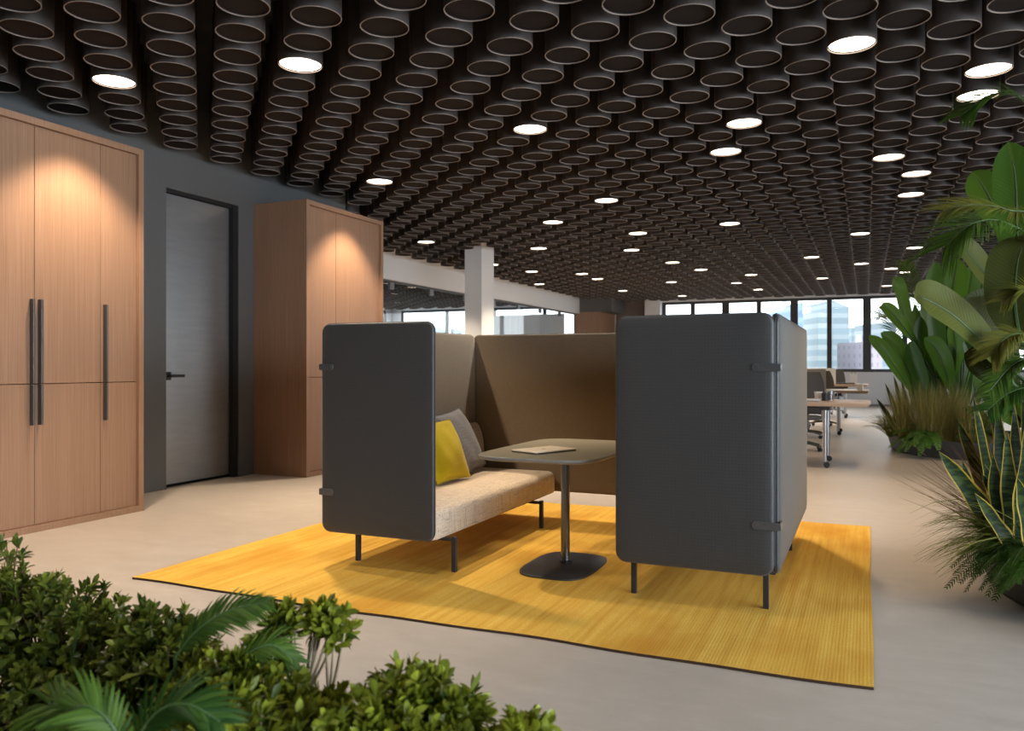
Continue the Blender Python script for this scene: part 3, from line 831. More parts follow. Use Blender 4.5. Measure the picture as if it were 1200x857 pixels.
def shrub(label, base, lobes, m, ln=.046, wd=.0092, stem=M_STEM, tint=.45, name='leafy_shrub', mult=2.0):
    """lobes: (u, v, depth, rx, rz, tips)"""
    t = thing(name, base, label, 'plant')
    lf = MB(); st = MB(); base = Vector(base)
    for (u, v, d, rx, rz, n) in lobes:
        c = P(u, v, d)
        node = base.lerp(c, .55) + Vector((R.uniform(-.03, .03), R.uniform(-.03, .03), 0))
        st.tube(bez(base + Vector((R.uniform(-.03, .03), R.uniform(-.03, .03), 0)), base.lerp(node, .5) + Vector((R.uniform(-.03, .03), R.uniform(-.03, .03), .04)), node, 5), [.009, .008, .008, .007, .007, .006], 6)
        for k in range(int(n * mult)):
            a = R.uniform(0, 2 * PI); z = R.uniform(-.75, 1) ; q = math.sqrt(max(0, 1 - z * z)); s = R.uniform(.45, 1.12)
            off = Vector((q * math.cos(a) * rx, q * math.sin(a) * rx, z * rz)) * s
            p = c + off; dr = (Vector((off.x / rx, off.y / rx, off.z / rz)) * .7 + Vector((R.gauss(0, .35), R.gauss(0, .35), .6))).normalized()
            if k % 3 == 0: st.tube(bez(node, node.lerp(p, .5) - Vector((0, 0, .01)), p, 4), [.0045, .004, .0035, .003, .002], 5)
            rosette(lf, p, dr, R.randint(8, 12), ln * R.uniform(.8, 1.2), wd * R.uniform(.8, 1.15), tint + R.gauss(0, .12))
    lf.build('foliage', m, t); st.build('stems', stem, t)
    return t

def grass(label, base, n, h, spread, m, name='grass_clump', w=.0022, tintm=.5, tips=None, rad=.1, lift=.6):
    t = thing(name, base, label, 'plant'); mb = MB(); base = Vector(base)
    for k in range(n):
        a = R.uniform(0, 2 * PI); q = rad * math.sqrt(R.random()); b = base + Vector((q * math.cos(a), q * math.sin(a), 0))
        if tips: tp = P(*R.choice(tips)) + Vector((R.gauss(0, .05), R.gauss(0, .05), R.gauss(0, .04)))
        else:
            a2 = a + R.gauss(0, .6); s = spread * R.uniform(.15, 1.0); hh = h * R.uniform(.6, 1.05)
            tp = b + Vector((s * math.cos(a2), s * math.sin(a2), hh - .35 * s))
        mid = b.lerp(tp, .45) + Vector((0, 0, lift * (tp - b).length * R.uniform(.25, .5)))
        pth = bez(b, mid, tp, 6); sd = Vector((math.sin(a * 3), math.cos(a * 3), .2))
        strip(mb, pth, [w * .7, w, w, w * .95, w * .8, w * .55, .0003], sd, .1, min(1, max(0, R.gauss(tintm, .25))), 2)
    mb.build('blades', m, t); return t

def fern(label, base, tips, m, ll=.055, lw=.0075, n=22, rise=.22, name='fern'):
    t = thing(name, base, label, 'plant'); base = Vector(base); lf = MB(); st = MB()
    for tp in tips:
        tp = P(*tp) if len(tp) == 3 and abs(tp[0]) > 20 else Vector(tp)
        L = (tp - base).length; p = arc(base, tp, rise * L * R.uniform(.9, 1.5), 10)
        rd = Vector((tp.x - base.x, tp.y - base.y, 0)).normalized()
        frond(lf, p, n, ll * R.uniform(.85, 1.1), lw, .15, R.uniform(.2, .8), 2, up=rd + Vector((R.gauss(0, .2), R.gauss(0, .2), .9)), start=.15, fwd=.35)
        st.tube(p, [.003 - .0002 * k for k in range(len(p))], 5)
    lf.build('fronds', m, t); st.build('stalks', M_GSTEM, t); return t

# ------------------------------------------------------------------ far planter
FPX_, FPY_ = 1.6, 13.2
planter((FPX_, FPY_), 1.31, .24, 'round dark planter bowl at the back, below the broad leaved plant')
t = thing('bird_of_paradise_plant', (1.15, 13.0, .21), 'tall broad leaved green plant growing in the far planter', 'plant')
root = Vector((1.25, 13.05, .21))
def big_leaf(t, pix, wmax, m, tint, side, rootp, fold=.25, peak=.42, cup=0.0, nm='leaf'):
    """pix runs from blade base to tip; a stalk joins the base to the root"""
    p = pts_of(pix, 8); mb = MB()
    strip(mb, p, blade_w(len(p), wmax, .5, .12, 3.6), Vector(side), fold, tint, 5, cup)
    o = mb.build(nm, m, t, True, 80)
    b = p[0]; st = MB(); mid = rootp.lerp(b, .5); mid.x = rootp.x * .6 + b.x * .4; mid.y = rootp.y * .6 + b.y * .4
    rb = p[1:int(len(p) * .85)]
    pp = bez(rootp + Vector((R.uniform(-.08, .08), R.uniform(-.08, .08), 0)), mid, b, 8) + rb
    n = len(pp); st.tube(pp, [.016 - .0135 * k / (n - 1) for k in range(n)], 6)
    st.build('stalk', M_GSTEM, o)
S1 = RT * 1.0
far_leaves = [
 # base -> tip pixels, depth; half width m, tint, side
 ([(1074, 408, 12.6), (1060, 372, 12.5), (1052, 340, 12.5), (1046, 326, 12.4)], .17, .25, RT + FW * .6),
 ([(1076, 405, 12.3), (1060, 385, 12.2), (1045, 366, 12.2), (1034, 355, 12.2)], .10, .35, RT * .4 + UP),
 ([(1070, 462, 12.0), (1050, 432, 11.9), (1034, 408, 11.9), (1018, 393, 12.0)], .10, .45, RT * .4 + UP * .8),
 ([(1080, 462, 12.2), (1062, 430, 12.1), (1048, 402, 12.0), (1032, 390, 12.0)], .12, .15, RT * .5 + UP * .6),
 ([(1086, 400, 12.6), (1088, 365, 12.6), (1092, 330, 12.6), (1096, 306, 12.5)], .19, .40, RT + FW * .3),
 ([(1112, 395, 12.7), (1114, 360, 12.7), (1118, 325, 12.7), (1122, 303, 12.6)], .20, .75, RT - FW * .5),
 ([(1128, 385, 12.9), (1133, 355, 12.9), (1138, 325, 12.9), (1140, 308, 12.8)], .15, .85, RT),
 ([(1132, 390, 13.1), (1143, 360, 13.1), (1150, 335, 13.1), (1152, 316, 13.0)], .15, 1.0, RT - FW * .3),
 ([(1098, 440, 12.2), (1096, 405, 12.1), (1093, 375, 12.1), (1090, 348, 12.1)], .19, .35, RT + FW * .4),
 ([(1116, 462, 11.9), (1106, 430, 11.8), (1096, 408, 11.8), (1083, 396, 11.8)], .15, .55, RT * .8 + UP * .5),
 ([(1118, 440, 12.3), (1120, 415, 12.2), (1118, 392, 12.2), (1116, 378, 12.2)], .13, .95, RT),
 ([(1120, 475, 11.9), (1128, 445, 11.8), (1130, 420, 11.8), (1128, 400, 11.8)], .12, .7, RT + FW),
 ([(1122, 480, 11.8), (1130, 455, 11.7), (1136, 432, 11.7), (1140, 415, 11.7)], .06, .6, RT + FW * 1.5),
 ([(1142, 478, 12.0), (1148, 455, 12.0), (1154, 425, 12.0), (1160, 400, 12.0)], .10, .5, RT + FW * .8),
 ([(1085, 470, 12.0), (1078, 445, 12.0), (1070, 420, 12.0), (1066, 400, 12.0)], .13, .1, RT),
 ([(1100, 470, 12.2), (1104, 440, 12.2), (1108, 420, 12.2), (1112, 402, 12.2)], .14, .2, RT),
 ([(1072, 450, 12.4), (1074, 420, 12.4), (1076, 395, 12.4), (1078, 370, 12.4)], .15, .05, RT + FW * .3),
 ([(1150, 440, 12.6), (1160, 400, 12.6), (1168, 360, 12.6), (1172, 330, 12.6)], .17, .4, RT),
 ([(1160, 450, 12.8), (1176, 410, 12.8), (1188, 380, 12.8), (1196, 350, 12.8)], .17, .3, RT)]
for k in range(16):
    u0 = R.uniform(1066, 1165); v1 = R.uniform(335, 420); lean = R.uniform(-22, 16); dd = R.uniform(12.7, 13.6)
    far_leaves.append(([(u0, 480, dd), (u0 + lean * .3, 445, dd), (u0 + lean * .65, (445 + v1) / 2, dd), (u0 + lean, v1, dd)], R.uniform(.12, .19), R.uniform(0, .35), RT + FW * R.uniform(-.6, .6)))
for pix, wm, ti, sd in far_leaves: big_leaf(t, pix, wm, M_STREL, ti, sd, root, .30)
t = thing('small_palm', (1.0, 13.3, .21), 'small feathery palm behind the broad leaves of the far plant', 'plant')
for pix in ([(1085, 470, 13), (1068, 400, 13), (1048, 372, 13), (1026, 372, 12.9)], [(1088, 470, 13.2), (1080, 380, 13.2), (1070, 335, 13.1), (1060, 308, 13)], [(1080, 470, 12.9), (1062, 420, 12.8), (1046, 384, 12.7), (1030, 362, 12.6)]):
    p = pts_of(pix, 7); mb = MB(); frond(mb, p, 26, .30, .011, .25, .5, 2, start=.45)
    o = mb.build('frond', M_PALM, t); s = MB(); s.tube(p, [.01 - .008 * k / (len(p) - 1) for k in range(len(p))], 5); s.build('stalk', M_GSTEM, o)
t = thing('snake_plant', (.55, 12.9, .21), 'snake plant with narrow pointed leaves at the left of the far planter', 'plant')
for (bu, bv, tu, tv, d) in ((1052, 512, 1027, 467, 12.2), (1056, 512, 1037, 449, 12.3), (1060, 512, 1047, 440, 12.4), (1066, 512, 1056, 446, 12.5)):
    p = bez(P(bu, bv, d), P((bu + tu) / 2 + 3, (bv + tv) / 2, d), P(tu, tv, d - .1), 9); mb = MB(); strip(mb, p, blade_w(len(p), .05, .4, .5), RT + FW * .3, .3, .5, 5); mb.build('leaf', M_SNAKE, t)
grass('bronze upright grass clump at the front of the far planter', (.80, 12.62, .21), 950, .86, .30, M_GRASSB, rad=.42, w=.003, lift=.25)
grass('bronze grass clump beside the first one, further right in the far planter', (1.25, 12.45, .21), 600, .72, .30, M_GRASSB, rad=.35, w=.003, lift=.25)
grass('green drooping grass tuft over the left rim of the far planter', (.50, 12.92, .21), 520, .46, .46, M_GRASSG, rad=.22, w=.0038, lift=.7, name='grass_tuft')
fern('bright green fern drooping over the rim of the far planter', (.80, 12.42, .22), [(1042, 524, 11.15), (1052, 531, 10.85), (1062, 528, 10.75), (1078, 533, 10.55), (1072, 522, 10.65), (1088, 524, 10.55), (1048, 508, 11.15), (1060, 500, 11.15), (1092, 512, 10.65), (1100, 526, 10.45), (1066, 512, 10.85)], M_FERN, .10, .016, 20, .45)
fern('lime green fern at the right of the far planter, above the straw grass', (1.65, 12.3, .22), [(1115, 495, 10.75), (1130, 478, 10.75), (1145, 484, 10.75), (1122, 512, 10.55), (1140, 505, 10.55), (1150, 495, 10.75)], M_FERN, .10, .016, 20, .3)

# ------------------------------------------------------------------ near planter on the right
planter((1.90, 5.35), 1.31, .22, 'round dark planter bowl at the right edge beside the rug')
t = thing('bird_of_paradise_plant', (1.75, 5.3, .19), 'large olive leaved plant hanging in from the right edge, over the near planter', 'plant')
root = Vector((1.78, 5.30, .19))
near_leaves = [
 ([(1188, 452, 4.30), (1160, 412, 4.22), (1122, 374, 4.15), (1088, 352, 4.12), (1071, 349, 4.12)], .125, .75, RT * .35 + UP * .8 + FW * .5, M_STRELG),
 ([(1192, 440, 4.36), (1172, 408, 4.34), (1150, 372, 4.34), (1128, 352, 4.34)], .10, .45, RT + UP * .5, M_STRELG),
 ([(1176, 352, 4.7), (1156, 324, 4.65), (1136, 298, 4.6), (1112, 272, 4.6)], .085, .95, RT * .6 + UP * .5 + FW * .3, M_STRELG),
 ([(1208, 408, 4.5), (1190, 388, 4.5), (1160, 366, 4.5), (1128, 350, 4.5)], .13, .05, RT * .3 + UP, M_STRELG),
 ([(1196, 400, 4.2), (1190, 360, 4.2), (1192, 310, 4.2), (1204, 275, 4.2)], .14, .25, RT - FW * .9, M_STRELG),
 ([(1196, 330, 4.8), (1192, 270, 4.8), (1190, 210, 4.8), (1182, 166, 4.8)], .12, .2, RT - FW * .8, M_STREL),
 ([(1180, 275, 5.1), (1166, 245, 5.1), (1152, 218, 5.1), (1139, 201, 5.1)], .10, .25, RT * .5 + UP * .5 - FW * .6, M_STREL),
 ([(1196, 470, 4.5), (1176, 446, 4.45), (1150, 424, 4.4), (1130, 414, 4.4)], .095, .15, RT * .4 + UP, M_STRELG),
 ([(1204, 500, 4.7), (1184, 480, 4.7), (1160, 450, 4.7), (1140, 438, 4.7)], .10, .3, RT * .3 + UP, M_STREL)]
for pix, wm, ti, sd, m in near_leaves: big_leaf(t, pix, wm, m, ti, sd, root, .22)
k = 0
while k < 26:
    a = R.uniform(0, 2 * PI); q = R.uniform(.35, 1.15); b = root + Vector((.25 * math.cos(a), .25 * math.sin(a), 0)); hz = R.uniform(.9, 2.5)
    tp = root + Vector((q * math.cos(a), q * math.sin(a), hz)); mid = root + Vector((q * .35 * math.cos(a), q * .35 * math.sin(a), hz * .85)); lb = root.lerp(mid, .55)
    pth = bez(lb, mid, tp, 14); us = [proj(p)[0] for p in pth]
    if min(us) < 1235: continue
    k += 1; mb = MB(); strip(mb, pth, blade_w(15, R.uniform(.10, .15), .42), Vector((-math.sin(a), math.cos(a), 0)), .22, R.random(), 5); o = mb.build('leaf', M_STREL, t, True, 80)
    pp = bez(b, root.lerp(lb, .5), lb, 6); MB().tube(pp, .012, 6).build('stalk', M_GSTEM, o)
t = thing('areca_palm', (1.55, 5.0, .19), 'feathery palm with yellowing fronds arching in at the right edge', 'plant')
for pix, m, ll, ti in (
  ([(1240, 420, 4.3), (1222, 300, 4.2), (1180, 262, 4.1), (1140, 262, 4.0), (1108, 288, 4.0)], M_PALM, .20, .5),
  ([(1250, 420, 4.4), (1225, 270, 4.3), (1180, 246, 4.2), (1140, 240, 4.2), (1108, 246, 4.2)], M_PALMY, .17, .7),
  ([(1260, 420, 4.2), (1240, 180, 4.1), (1200, 118, 4.0), (1160, 112, 4.0), (1128, 134, 4.0)], M_PALM, .15, .3),
  ([(1235, 470, 4.2), (1215, 410, 4.1), (1196, 392, 4.05), (1176, 398, 4.0), (1162, 416, 4.0)], M_PALMY, .12, .6),
  ([(1240, 500, 4.3), (1222, 430, 4.2), (1206, 420, 4.1), (1184, 430, 4.1), (1160, 458, 4.05)], M_PALM, .11, .35),
  ([(1240, 500, 4.1), (1225, 380, 4.0), (1212, 345, 4.0), (1198, 340, 4.0), (1176, 352, 4.0)], M_PALMY, .11, .45),
  ([(1240, 520, 4.5), (1225, 470, 4.4), (1205, 455, 4.3), (1180, 462, 4.25), (1158, 480, 4.2)], M_PALM, .12, .2)):
    p = pts_of(pix, 9); mb = MB(); frond(mb, p, 54, ll * 1.3, .0048, .16, ti, 3, start=.30, fwd=1.0, up=UP - FW * .6)
    o = mb.build('frond', m, t); s = MB(); s.tube([Vector((1.6, 5.05, .19))] + p, [.011] + [.009 - .0075 * k / (len(p) - 1) for k in range(len(p))], 5); s.build('stalk', M_GSTEM, o)
t = thing('snake_plant', (1.0, 5.15, .19), 'snake plant with banded yellow edged sword leaves in the near planter', 'plant')
for (bu, bv, mu, mv, tu, tv, d, wd) in (
  (1188, 655, 1150, 590, 1100, 529, 4.35, .044), (1176, 640, 1158, 570, 1140, 462, 4.5, .038), (1185, 640, 1176, 580, 1168, 470, 4.6, .040), (1196, 650, 1190, 590, 1188, 470, 4.45, .040),
  (1184, 640, 1166, 600, 1164, 532, 4.30, .034), (1200, 660, 1196, 600, 1206, 480, 4.4, .042), (1192, 650, 1182, 600, 1180, 505, 4.25, .036), (1176, 650, 1140, 600, 1128, 540, 4.5, .034), (1205, 660, 1205, 560, 1198, 440, 4.7, .04),
  (1190, 650, 1160, 590, 1152, 500, 4.7, .036), (1196, 660, 1172, 620, 1142, 578, 4.2, .034), (1204, 660, 1194, 610, 1200, 530, 4.2, .038), (1182, 645, 1150, 560, 1122, 492, 4.75, .034), (1192, 650, 1186, 560, 1160, 478, 4.8, .036), (1198, 655, 1198, 570, 1184, 452, 4.85, .038), (1206, 660, 1180, 600, 1150, 555, 4.35, .032), (1210, 660, 1204, 600, 1192, 560, 4.1, .034), (1178, 640, 1156, 610, 1136, 610, 4.4, .028)):
    p = bez(P(bu, bv, d), P(mu, mv, d), P(tu, tv, d - .08), 12); n = len(p); mb = MB()
    wv = [x * (1 + .10 * math.sin(k * 1.3 + bu)) for k, x in enumerate(blade_w(n, wd * 1.3, .35, .55))]
    strip(mb, p, wv, RT + FW * R.uniform(-.4, .6), .22, R.uniform(.2, .9), 5); mb.build('leaf', M_SNAKE, t)
grass('arching olive grass tuft spilling left over the near planter', (.84, 5.02, .19), 330, .4, .5, M_GRASSG, rad=.12, w=.0026, name='grass_tuft', lift=1.15,
      tips=[(1082, 610, 4.3), (1088, 630, 4.3), (1094, 655, 4.3), (1100, 665, 4.25), (1100, 640, 4.3), (1108, 652, 4.3), (1104, 600, 4.4), (1112, 618, 4.4), (1120, 640, 4.2), (1130, 600, 4.5), (1140, 640, 4.2), (1150, 610, 4.5), (1096, 605, 4.4), (1160, 640, 4.2)])
grass('fine straw coloured grass fanning out left of the sword leaves', (.90, 5.12, .19), 200, .5, .5, M_STRAW, rad=.10, w=.0018, name='grass_tuft', lift=.12,
      tips=[(1058, 563, 4.5), (1072, 548, 4.5), (1085, 560, 4.5), (1090, 540, 4.6), (1100, 580, 4.5), (1110, 560, 4.5), (1105, 530, 4.6), (1118, 520, 4.6), (1128, 545, 4.6), (1075, 585, 4.5)])
fern('deep green fern hanging over the left rim of the near planter', (.90, 4.95, .20), [(1110, 688, 4.15), (1118, 672, 4.2), (1124, 655, 4.3), (1132, 692, 4.1), (1150, 690, 4.05), (1166, 702, 3.98), (1120, 636, 4.35), (1140, 675, 4.15), (1160, 680, 4.05), (1180, 690, 3.95), (1176, 668, 4.05), (1192, 682, 3.95), (1128, 620, 4.4), (1150, 640, 4.3), (1170, 640, 4.3), (1116, 664, 4.25), (1126, 682, 4.15), (1138, 660, 4.2), (1148, 672, 4.1), (1158, 696, 4.0), (1145, 655, 4.2), (1172, 694, 3.97), (1134, 646, 4.3), (1160, 655, 4.15), (1186, 662, 4.0)], M_FERND, .060, .0042, 40, .5)

# ------------------------------------------------------------------ foreground planting, lower left
planter((-1.72, .86), 1.16, .22, 'round dark planter bowl under the shrubs in front')
def gp_(u, v, d, z=.19):
    p = P(u, v, d); return Vector((p.x, p.y, z))
shrub('dense small leaved shrub at the far left in front', gp_(30, 800, 2.45), [(-30, 698, 2.55, .20, .16, 46), (20, 705, 2.5, .12, .13, 30), (58, 728, 2.45, .17, .13, 50), (116, 754, 2.35, .14, .13, 44), (-40, 800, 2.4, .24, .18, 44), (50, 815, 2.3, .22, .14, 50), (125, 830, 2.2, .15, .12, 36), (10, 860, 2.2, .24, .14, 34)], M_SHRUBD, stem=M_BROWNSTEM, tint=.4)
shrub('compact shrub mound just left of the hanging palm frond in front', gp_(190, 830, 2.05), [(182, 758, 2.15, .105, .10, 46), (208, 792, 2.05, .12, .09, 44), (160, 812, 2.1, .12, .09, 34), (235, 830, 2.0, .10, .08, 30)], M_SHRUBD, tint=.5)
shrub('open shrub with pale bare twigs reaching over the front rug edge', gp_(355, 850, 1.95), [(335, 730, 2.02, .042, .032, 10), (378, 726, 2.02, .05, .038, 14), (398, 744, 2.0, .036, .036, 9), (318, 752, 2.0, .04, .03, 8), (285, 795, 1.95, .085, .065, 26), (330, 822, 1.88, .08, .055, 24), (375, 832, 1.85, .07, .05, 20), (248, 808, 1.9, .09, .07, 26)], M_SHRUB, tint=.55, mult=1.6)
shrub('low yellow green shrub between the grass tufts in front', gp_(500, 920, 1.75), [(490, 815, 1.80, .09, .06, 28), (532, 838, 1.76, .065, .055, 20), (452, 842, 1.72, .08, .06, 20), (500, 872, 1.68, .11, .06, 22)], M_SHRUB, tint=.6)
shrub('small bright shrub tip at the right end of the front planting', gp_(615, 960, 1.66), [(616, 862, 1.66, .05, .045, 10), (582, 880, 1.66, .05, .04, 8)], M_SHRUB, tint=.75)
shrub('shrub low in the front centre, below the pale twigs', gp_(300, 930, 1.7), [(280, 858, 1.68, .11, .06, 26), (370, 866, 1.66, .10, .05, 24), (205, 866, 1.72, .10, .05, 18), (430, 880, 1.64, .07, .05, 12)], M_SHRUB, tint=.5)
grass('soft dark green grass tuft in front, left of the yellow green shrub', gp_(420, 900, 1.8), 260, .27, .14, M_GRASSG, rad=.08, w=.0014, tintm=.35, name='grass_tuft', lift=.3)
grass('soft grass tuft in front, right of the yellow green shrub', gp_(548, 920, 1.72), 200, .22, .13, M_GRASSG, rad=.06, w=.0014, tintm=.5, name='grass_tuft', lift=.3)
def palm(label, base, fr, m):
    t = thing('parlour_palm', base, label, 'plant')
    for pix, ll, lw, ti, n, st_ in fr:
        p = pts_of(pix, 8); mb = MB(); frond(mb, p, n, ll, lw, .22, ti, 3, up=PU, start=st_, fwd=1.0 if n > 5 else 1.6)
        o = mb.build('frond', m, t); s = MB(); s.tube([Vector(base)] + p, [.005] + [.0045 - .003 * k / (len(p) - 1) for k in range(len(p))], 5); s.build('stalk', M_GSTEM, o)
PU = Vector((0, 0, 1)) - FW * .9
palm('palm with a glossy frond arching right toward the rug', gp_(215, 900, 1.95), [
  ([(205, 770, 1.95), (232, 738, 1.95), (268, 716, 1.96), (312, 706, 1.97)], .095, .0042, .35, 32, .08),
  ([(250, 800, 1.92), (285, 770, 1.92), (318, 756, 1.93), (348, 775, 1.94)], .085, .0038, .5, 28, .08)], M_PALM)
palm('young palm with a stiff upright fan of leaflets in the left shrub', gp_(85, 850, 2.2), [
  ([(84, 775, 2.2), (88, 752, 2.17), (91, 738, 2.14), (93, 728, 2.12)], .15, .0060, .45, 4, .5)], M_PALM)
palm('palm with large dark arching fronds at the bottom left corner', gp_(130, 960, 1.55), [
  ([(150, 920, 1.5), (142, 872, 1.5), (120, 838, 1.5), (92, 828, 1.5), (58, 850, 1.5)], .10, .0046, .45, 22, .2),
  ([(150, 920, 1.5), (160, 868, 1.52), (188, 832, 1.53), (222, 826, 1.53), (258, 846, 1.53)], .11, .0050, .05, 22, .2),
  ([(140, 900, 1.52), (110, 850, 1.55), (84, 836, 1.58), (58, 826, 1.6), (30, 852, 1.6)], .10, .0050, .6, 16, .2)], M_PALM)

# ------------------------------------------------------------------ open office beyond the booth
DZ_ = .805
def desk(y0, label, dep=1.0):
    x0, x1 = -2.35, .05
    t = thing('work_desk', ((x0 + x1) / 2, y0 + dep / 2, 0), label, 'desk', 'desks in a row by the windows')
    MB().loft(rr(x1 - x0, dep, .06, 6), [(.03, DZ_ - .05), (.006, DZ_ - .02), (0, DZ_ - .012), (.001, DZ_)], Matrix.Translation(((x0 + x1) / 2, y0 + dep / 2, 0))).build('desktop', M_DESK, t)
    MB().box((x0 + .35, y0 + dep / 2 - .06, DZ_ - .09), (-.40, y0 + dep / 2 + .06, DZ_ - .05)).build('beam', M_BLACK, t, False)
    for lx in (-.46, x0 + .42):
        MB().box((lx - .06, y0 + .08, DZ_ - .10), (lx + .06, y0 + dep - .08, DZ_ - .05), .004).build('bracket', M_BLACK, t, False)
        for ly in (y0 + .12, y0 + dep - .12):
            lg = MB().tube([(lx, ly, .075), (lx, ly, DZ_ - .1)], [.022, .03], 14).build('leg', M_CHROME, t)
            c = MB(); c.lathe([(0, -.012), (.034, -.012), (.036, 0), (.034, .012), (0, .012)], 16, Matrix.Translation((lx + .02, ly, .036)) @ Matrix.Rotation(PI / 2, 4, 'X'))
            c.tube([(lx, ly, .085), (lx, ly, .05), (lx + .02, ly, .036)], .012, 8); c.build('caster', M_BLACK, lg)
    return t
desk(10.36, 'nearest pale wood work desk beyond the booth')
desk(15.36, 'middle pale wood work desk of the row by the windows')
desk(20.4, 'farthest pale wood work desk of the row, nearest the windows')
def divider(y, m, label):
    t = thing('desk_divider', (-1.5, y, DZ_), label, 'desk screen')
    MB().loft(rr(1.66, .40, .02, 4), [(.002, -.014), (0, -.012), (0, .012), (.002, .014)], frame((1, 0, 0), (0, 0, 1), (0, -1, 0), (-1.49, y, DZ_ + .20 - .02))).build('panel', m, t)
    for x in (-2.1, -.9): MB().box((x - .03, y - .022, DZ_ - .01), (x + .03, y + .022, DZ_ + .05)).build('clip', M_STEEL, t, False)
    return t
divider(15.46, M_DIVG, 'warm grey desk screen standing on the middle work desk')
divider(20.5, M_DIVW, 'white desk screen standing on the farthest work desk')

def chair(loc, rz, label):
    t = thing('office_chair', (0, 0, 0), label, 'chair', 'office chairs at the work desks')
    n = 9; vs = []; fs = []
    for a in range(n + 1):
        z = .52 + .62 * a / n; hw = .205 + .035 * math.sin(a / n * PI) - .05 * (a / n) ** 4; yb = -.24 - .05 * (a / n) + .03 * math.sin(a / n * PI)
        for k in range(9):
            x = (-1 + k / 4) * hw; yy = yb + .045 * (abs(k - 4) / 4) ** 2; vs.append((x, yy, z))
    m1 = len(vs); vs += [(x, y - .02, z) for x, y, z in vs]
    for a in range(n):
        for k in range(8):
            q = a * 9 + k; fs.append((q, q + 1, q + 10, q + 9)); fs.append((m1 + q, m1 + q + 9, m1 + q + 10, m1 + q + 1))
    loop = [k for k in range(9)] + [a * 9 + 8 for a in range(1, n + 1)] + [n * 9 + k for k in range(7, -1, -1)] + [a * 9 for a in range(n - 1, 0, -1)]
    for k in range(len(loop)): a, b = loop[k], loop[(k + 1) % len(loop)]; fs.append((a, m1 + a, m1 + b, b))
    MB().add(vs, fs).build('backrest', M_MESH, t)
    MB().loft(rr(.48, .46, .12, 6), [(.05, .455), (.01, .462), (0, .48), (.01, .505), (.06, .515)]).build('seat', M_MESH, t)
    MB().tube([(0, -.285, .95), (0, -.31, .70), (0, -.27, .50), (0, -.1, .44), (0, 0, .43)], .018, 8).build('back_support', M_BLACK, t)
    for s in (-1, 1):
        a = MB(); a.tube([(s * .16, -.02, .45), (s * .27, -.02, .47), (s * .28, -.03, .68)], .014, 8); a.box((s * .28 - .035, -.15, .68), (s * .28 + .035, .12, .705), .01); a.build('armrest', M_CHROME, t)
    MB().tube([(0, 0, .10), (0, 0, .28), (0, 0, .28), (0, 0, .455)], [.028, .028, .018, .018], 12).build('gas_column', M_STEEL, t)
    b = MB()
    for k in range(5):
        a = 2 * PI * k / 5 + .3; dx, dy = math.cos(a), math.sin(a)
        b.tube([(0, 0, .12), (dx * .15, dy * .15, .105), (dx * .29, dy * .29, .075)], [.026, .02, .014], 8)
    sb = b.build('star_base', M_STEEL, t)
    for k in range(5):
        a = 2 * PI * k / 5 + .3; dx, dy = math.cos(a), math.sin(a)
        MB().lathe([(0, -.02), (.028, -.02), (.031, 0), (.028, .02), (0, .02)], 14, Matrix.Translation((dx * .29, dy * .29, .031)) @ Matrix.Rotation(a, 4, 'Z') @ Matrix.Rotation(PI / 2, 4, 'X')).build('caster', M_BLACK, sb)
    t.matrix_basis = Matrix.Translation(Vector(loc)) @ Matrix.Rotation(rz, 4, 'Z')
    return t
c0 = chair((-.86, 12.55, 0), PI * .93, 'dark mesh office chair behind the nearest work desk, beside the grey desk screen')
def chair_copy(loc, rz, label):
    c = copy_tree(c0, (0, 0, 0), label); c.matrix_basis = Matrix.Translation(Vector(loc)) @ Matrix.Rotation(rz, 4, 'Z'); return c
chair_copy((-.92, 14.75, 0), .2, 'dark mesh office chair drawn up in front of the middle work desk')
chair_copy((-.80, 17.5, 0), PI * 1.05, 'dark mesh office chair behind the middle work desk')
chair_copy((-.75, 22.2, 0), PI * .95, 'farthest dark mesh office chair, nearest the windows')

def cup(x, y, z, r, h, m, label, name='cup'):
    t = thing(name, (x, y, z), label, 'cup')
    MB().lathe([(0, 0), (r * .85, 0), (r, h), (r - .004, h), (r * .85 - .004, .006), (0, .006)], 20, Matrix.Translation((x, y, z))).build('bowl', m, t)
    MB().tube([(x + r * .9, y, z + h * .8), (x + r + .03, y, z + h * .75), (x + r + .03, y, z + h * .3), (x + r * .85, y, z + h * .2)], .005, 6).build('handle', m, t)
cup(-.56, 10.95, DZ_, .05, .11, M_PAPER, 'white cup on the nearest work desk')
cup(-.42, 11.05, DZ_, .055, .12, M_CHROME, 'round steel cup on the nearest work desk, right of the white cup')
cup(-.47, 10.85, DZ_, .05, .10, M_BLACK, 'black cup on the nearest work desk, between the two pale cups')
cup(-.10, 15.75, DZ_, .06, .11, M_PAPER, 'white cup near the right end of the middle work desk')
t = thing('laptop', (-.72, 10.66, DZ_), 'closed silver laptop lying on the nearest work desk', 'laptop')
MB().box((-.95, 10.50, DZ_), (-.52, 10.80, DZ_ + .012), .003).build('base', M_CHROME, t); MB().box((-.95, 10.50, DZ_ + .014), (-.52, 10.80, DZ_ + .026), .003).build('lid', M_DIVW, t)
t = thing('laptop', (-.55, 20.8, DZ_), 'black closed laptop on the farthest work desk beside the paper bag', 'laptop')
MB().box((-.75, 20.62, DZ_), (-.25, 21.0, DZ_ + .014), .003).build('base', M_BLACK, t); MB().box((-.75, 20.62, DZ_ + .016), (-.25, 21.0, DZ_ + .03), .003).build('lid', M_BLACK, t)
t = thing('paper_bag', (-.28, 21.2, DZ_), 'white paper bag with looped handles on the farthest work desk', 'bag')
MB().box((-.36, 21.14, DZ_), (-.20, 21.24, DZ_ + .24), .004).build('bag_body', M_PAPER, t)
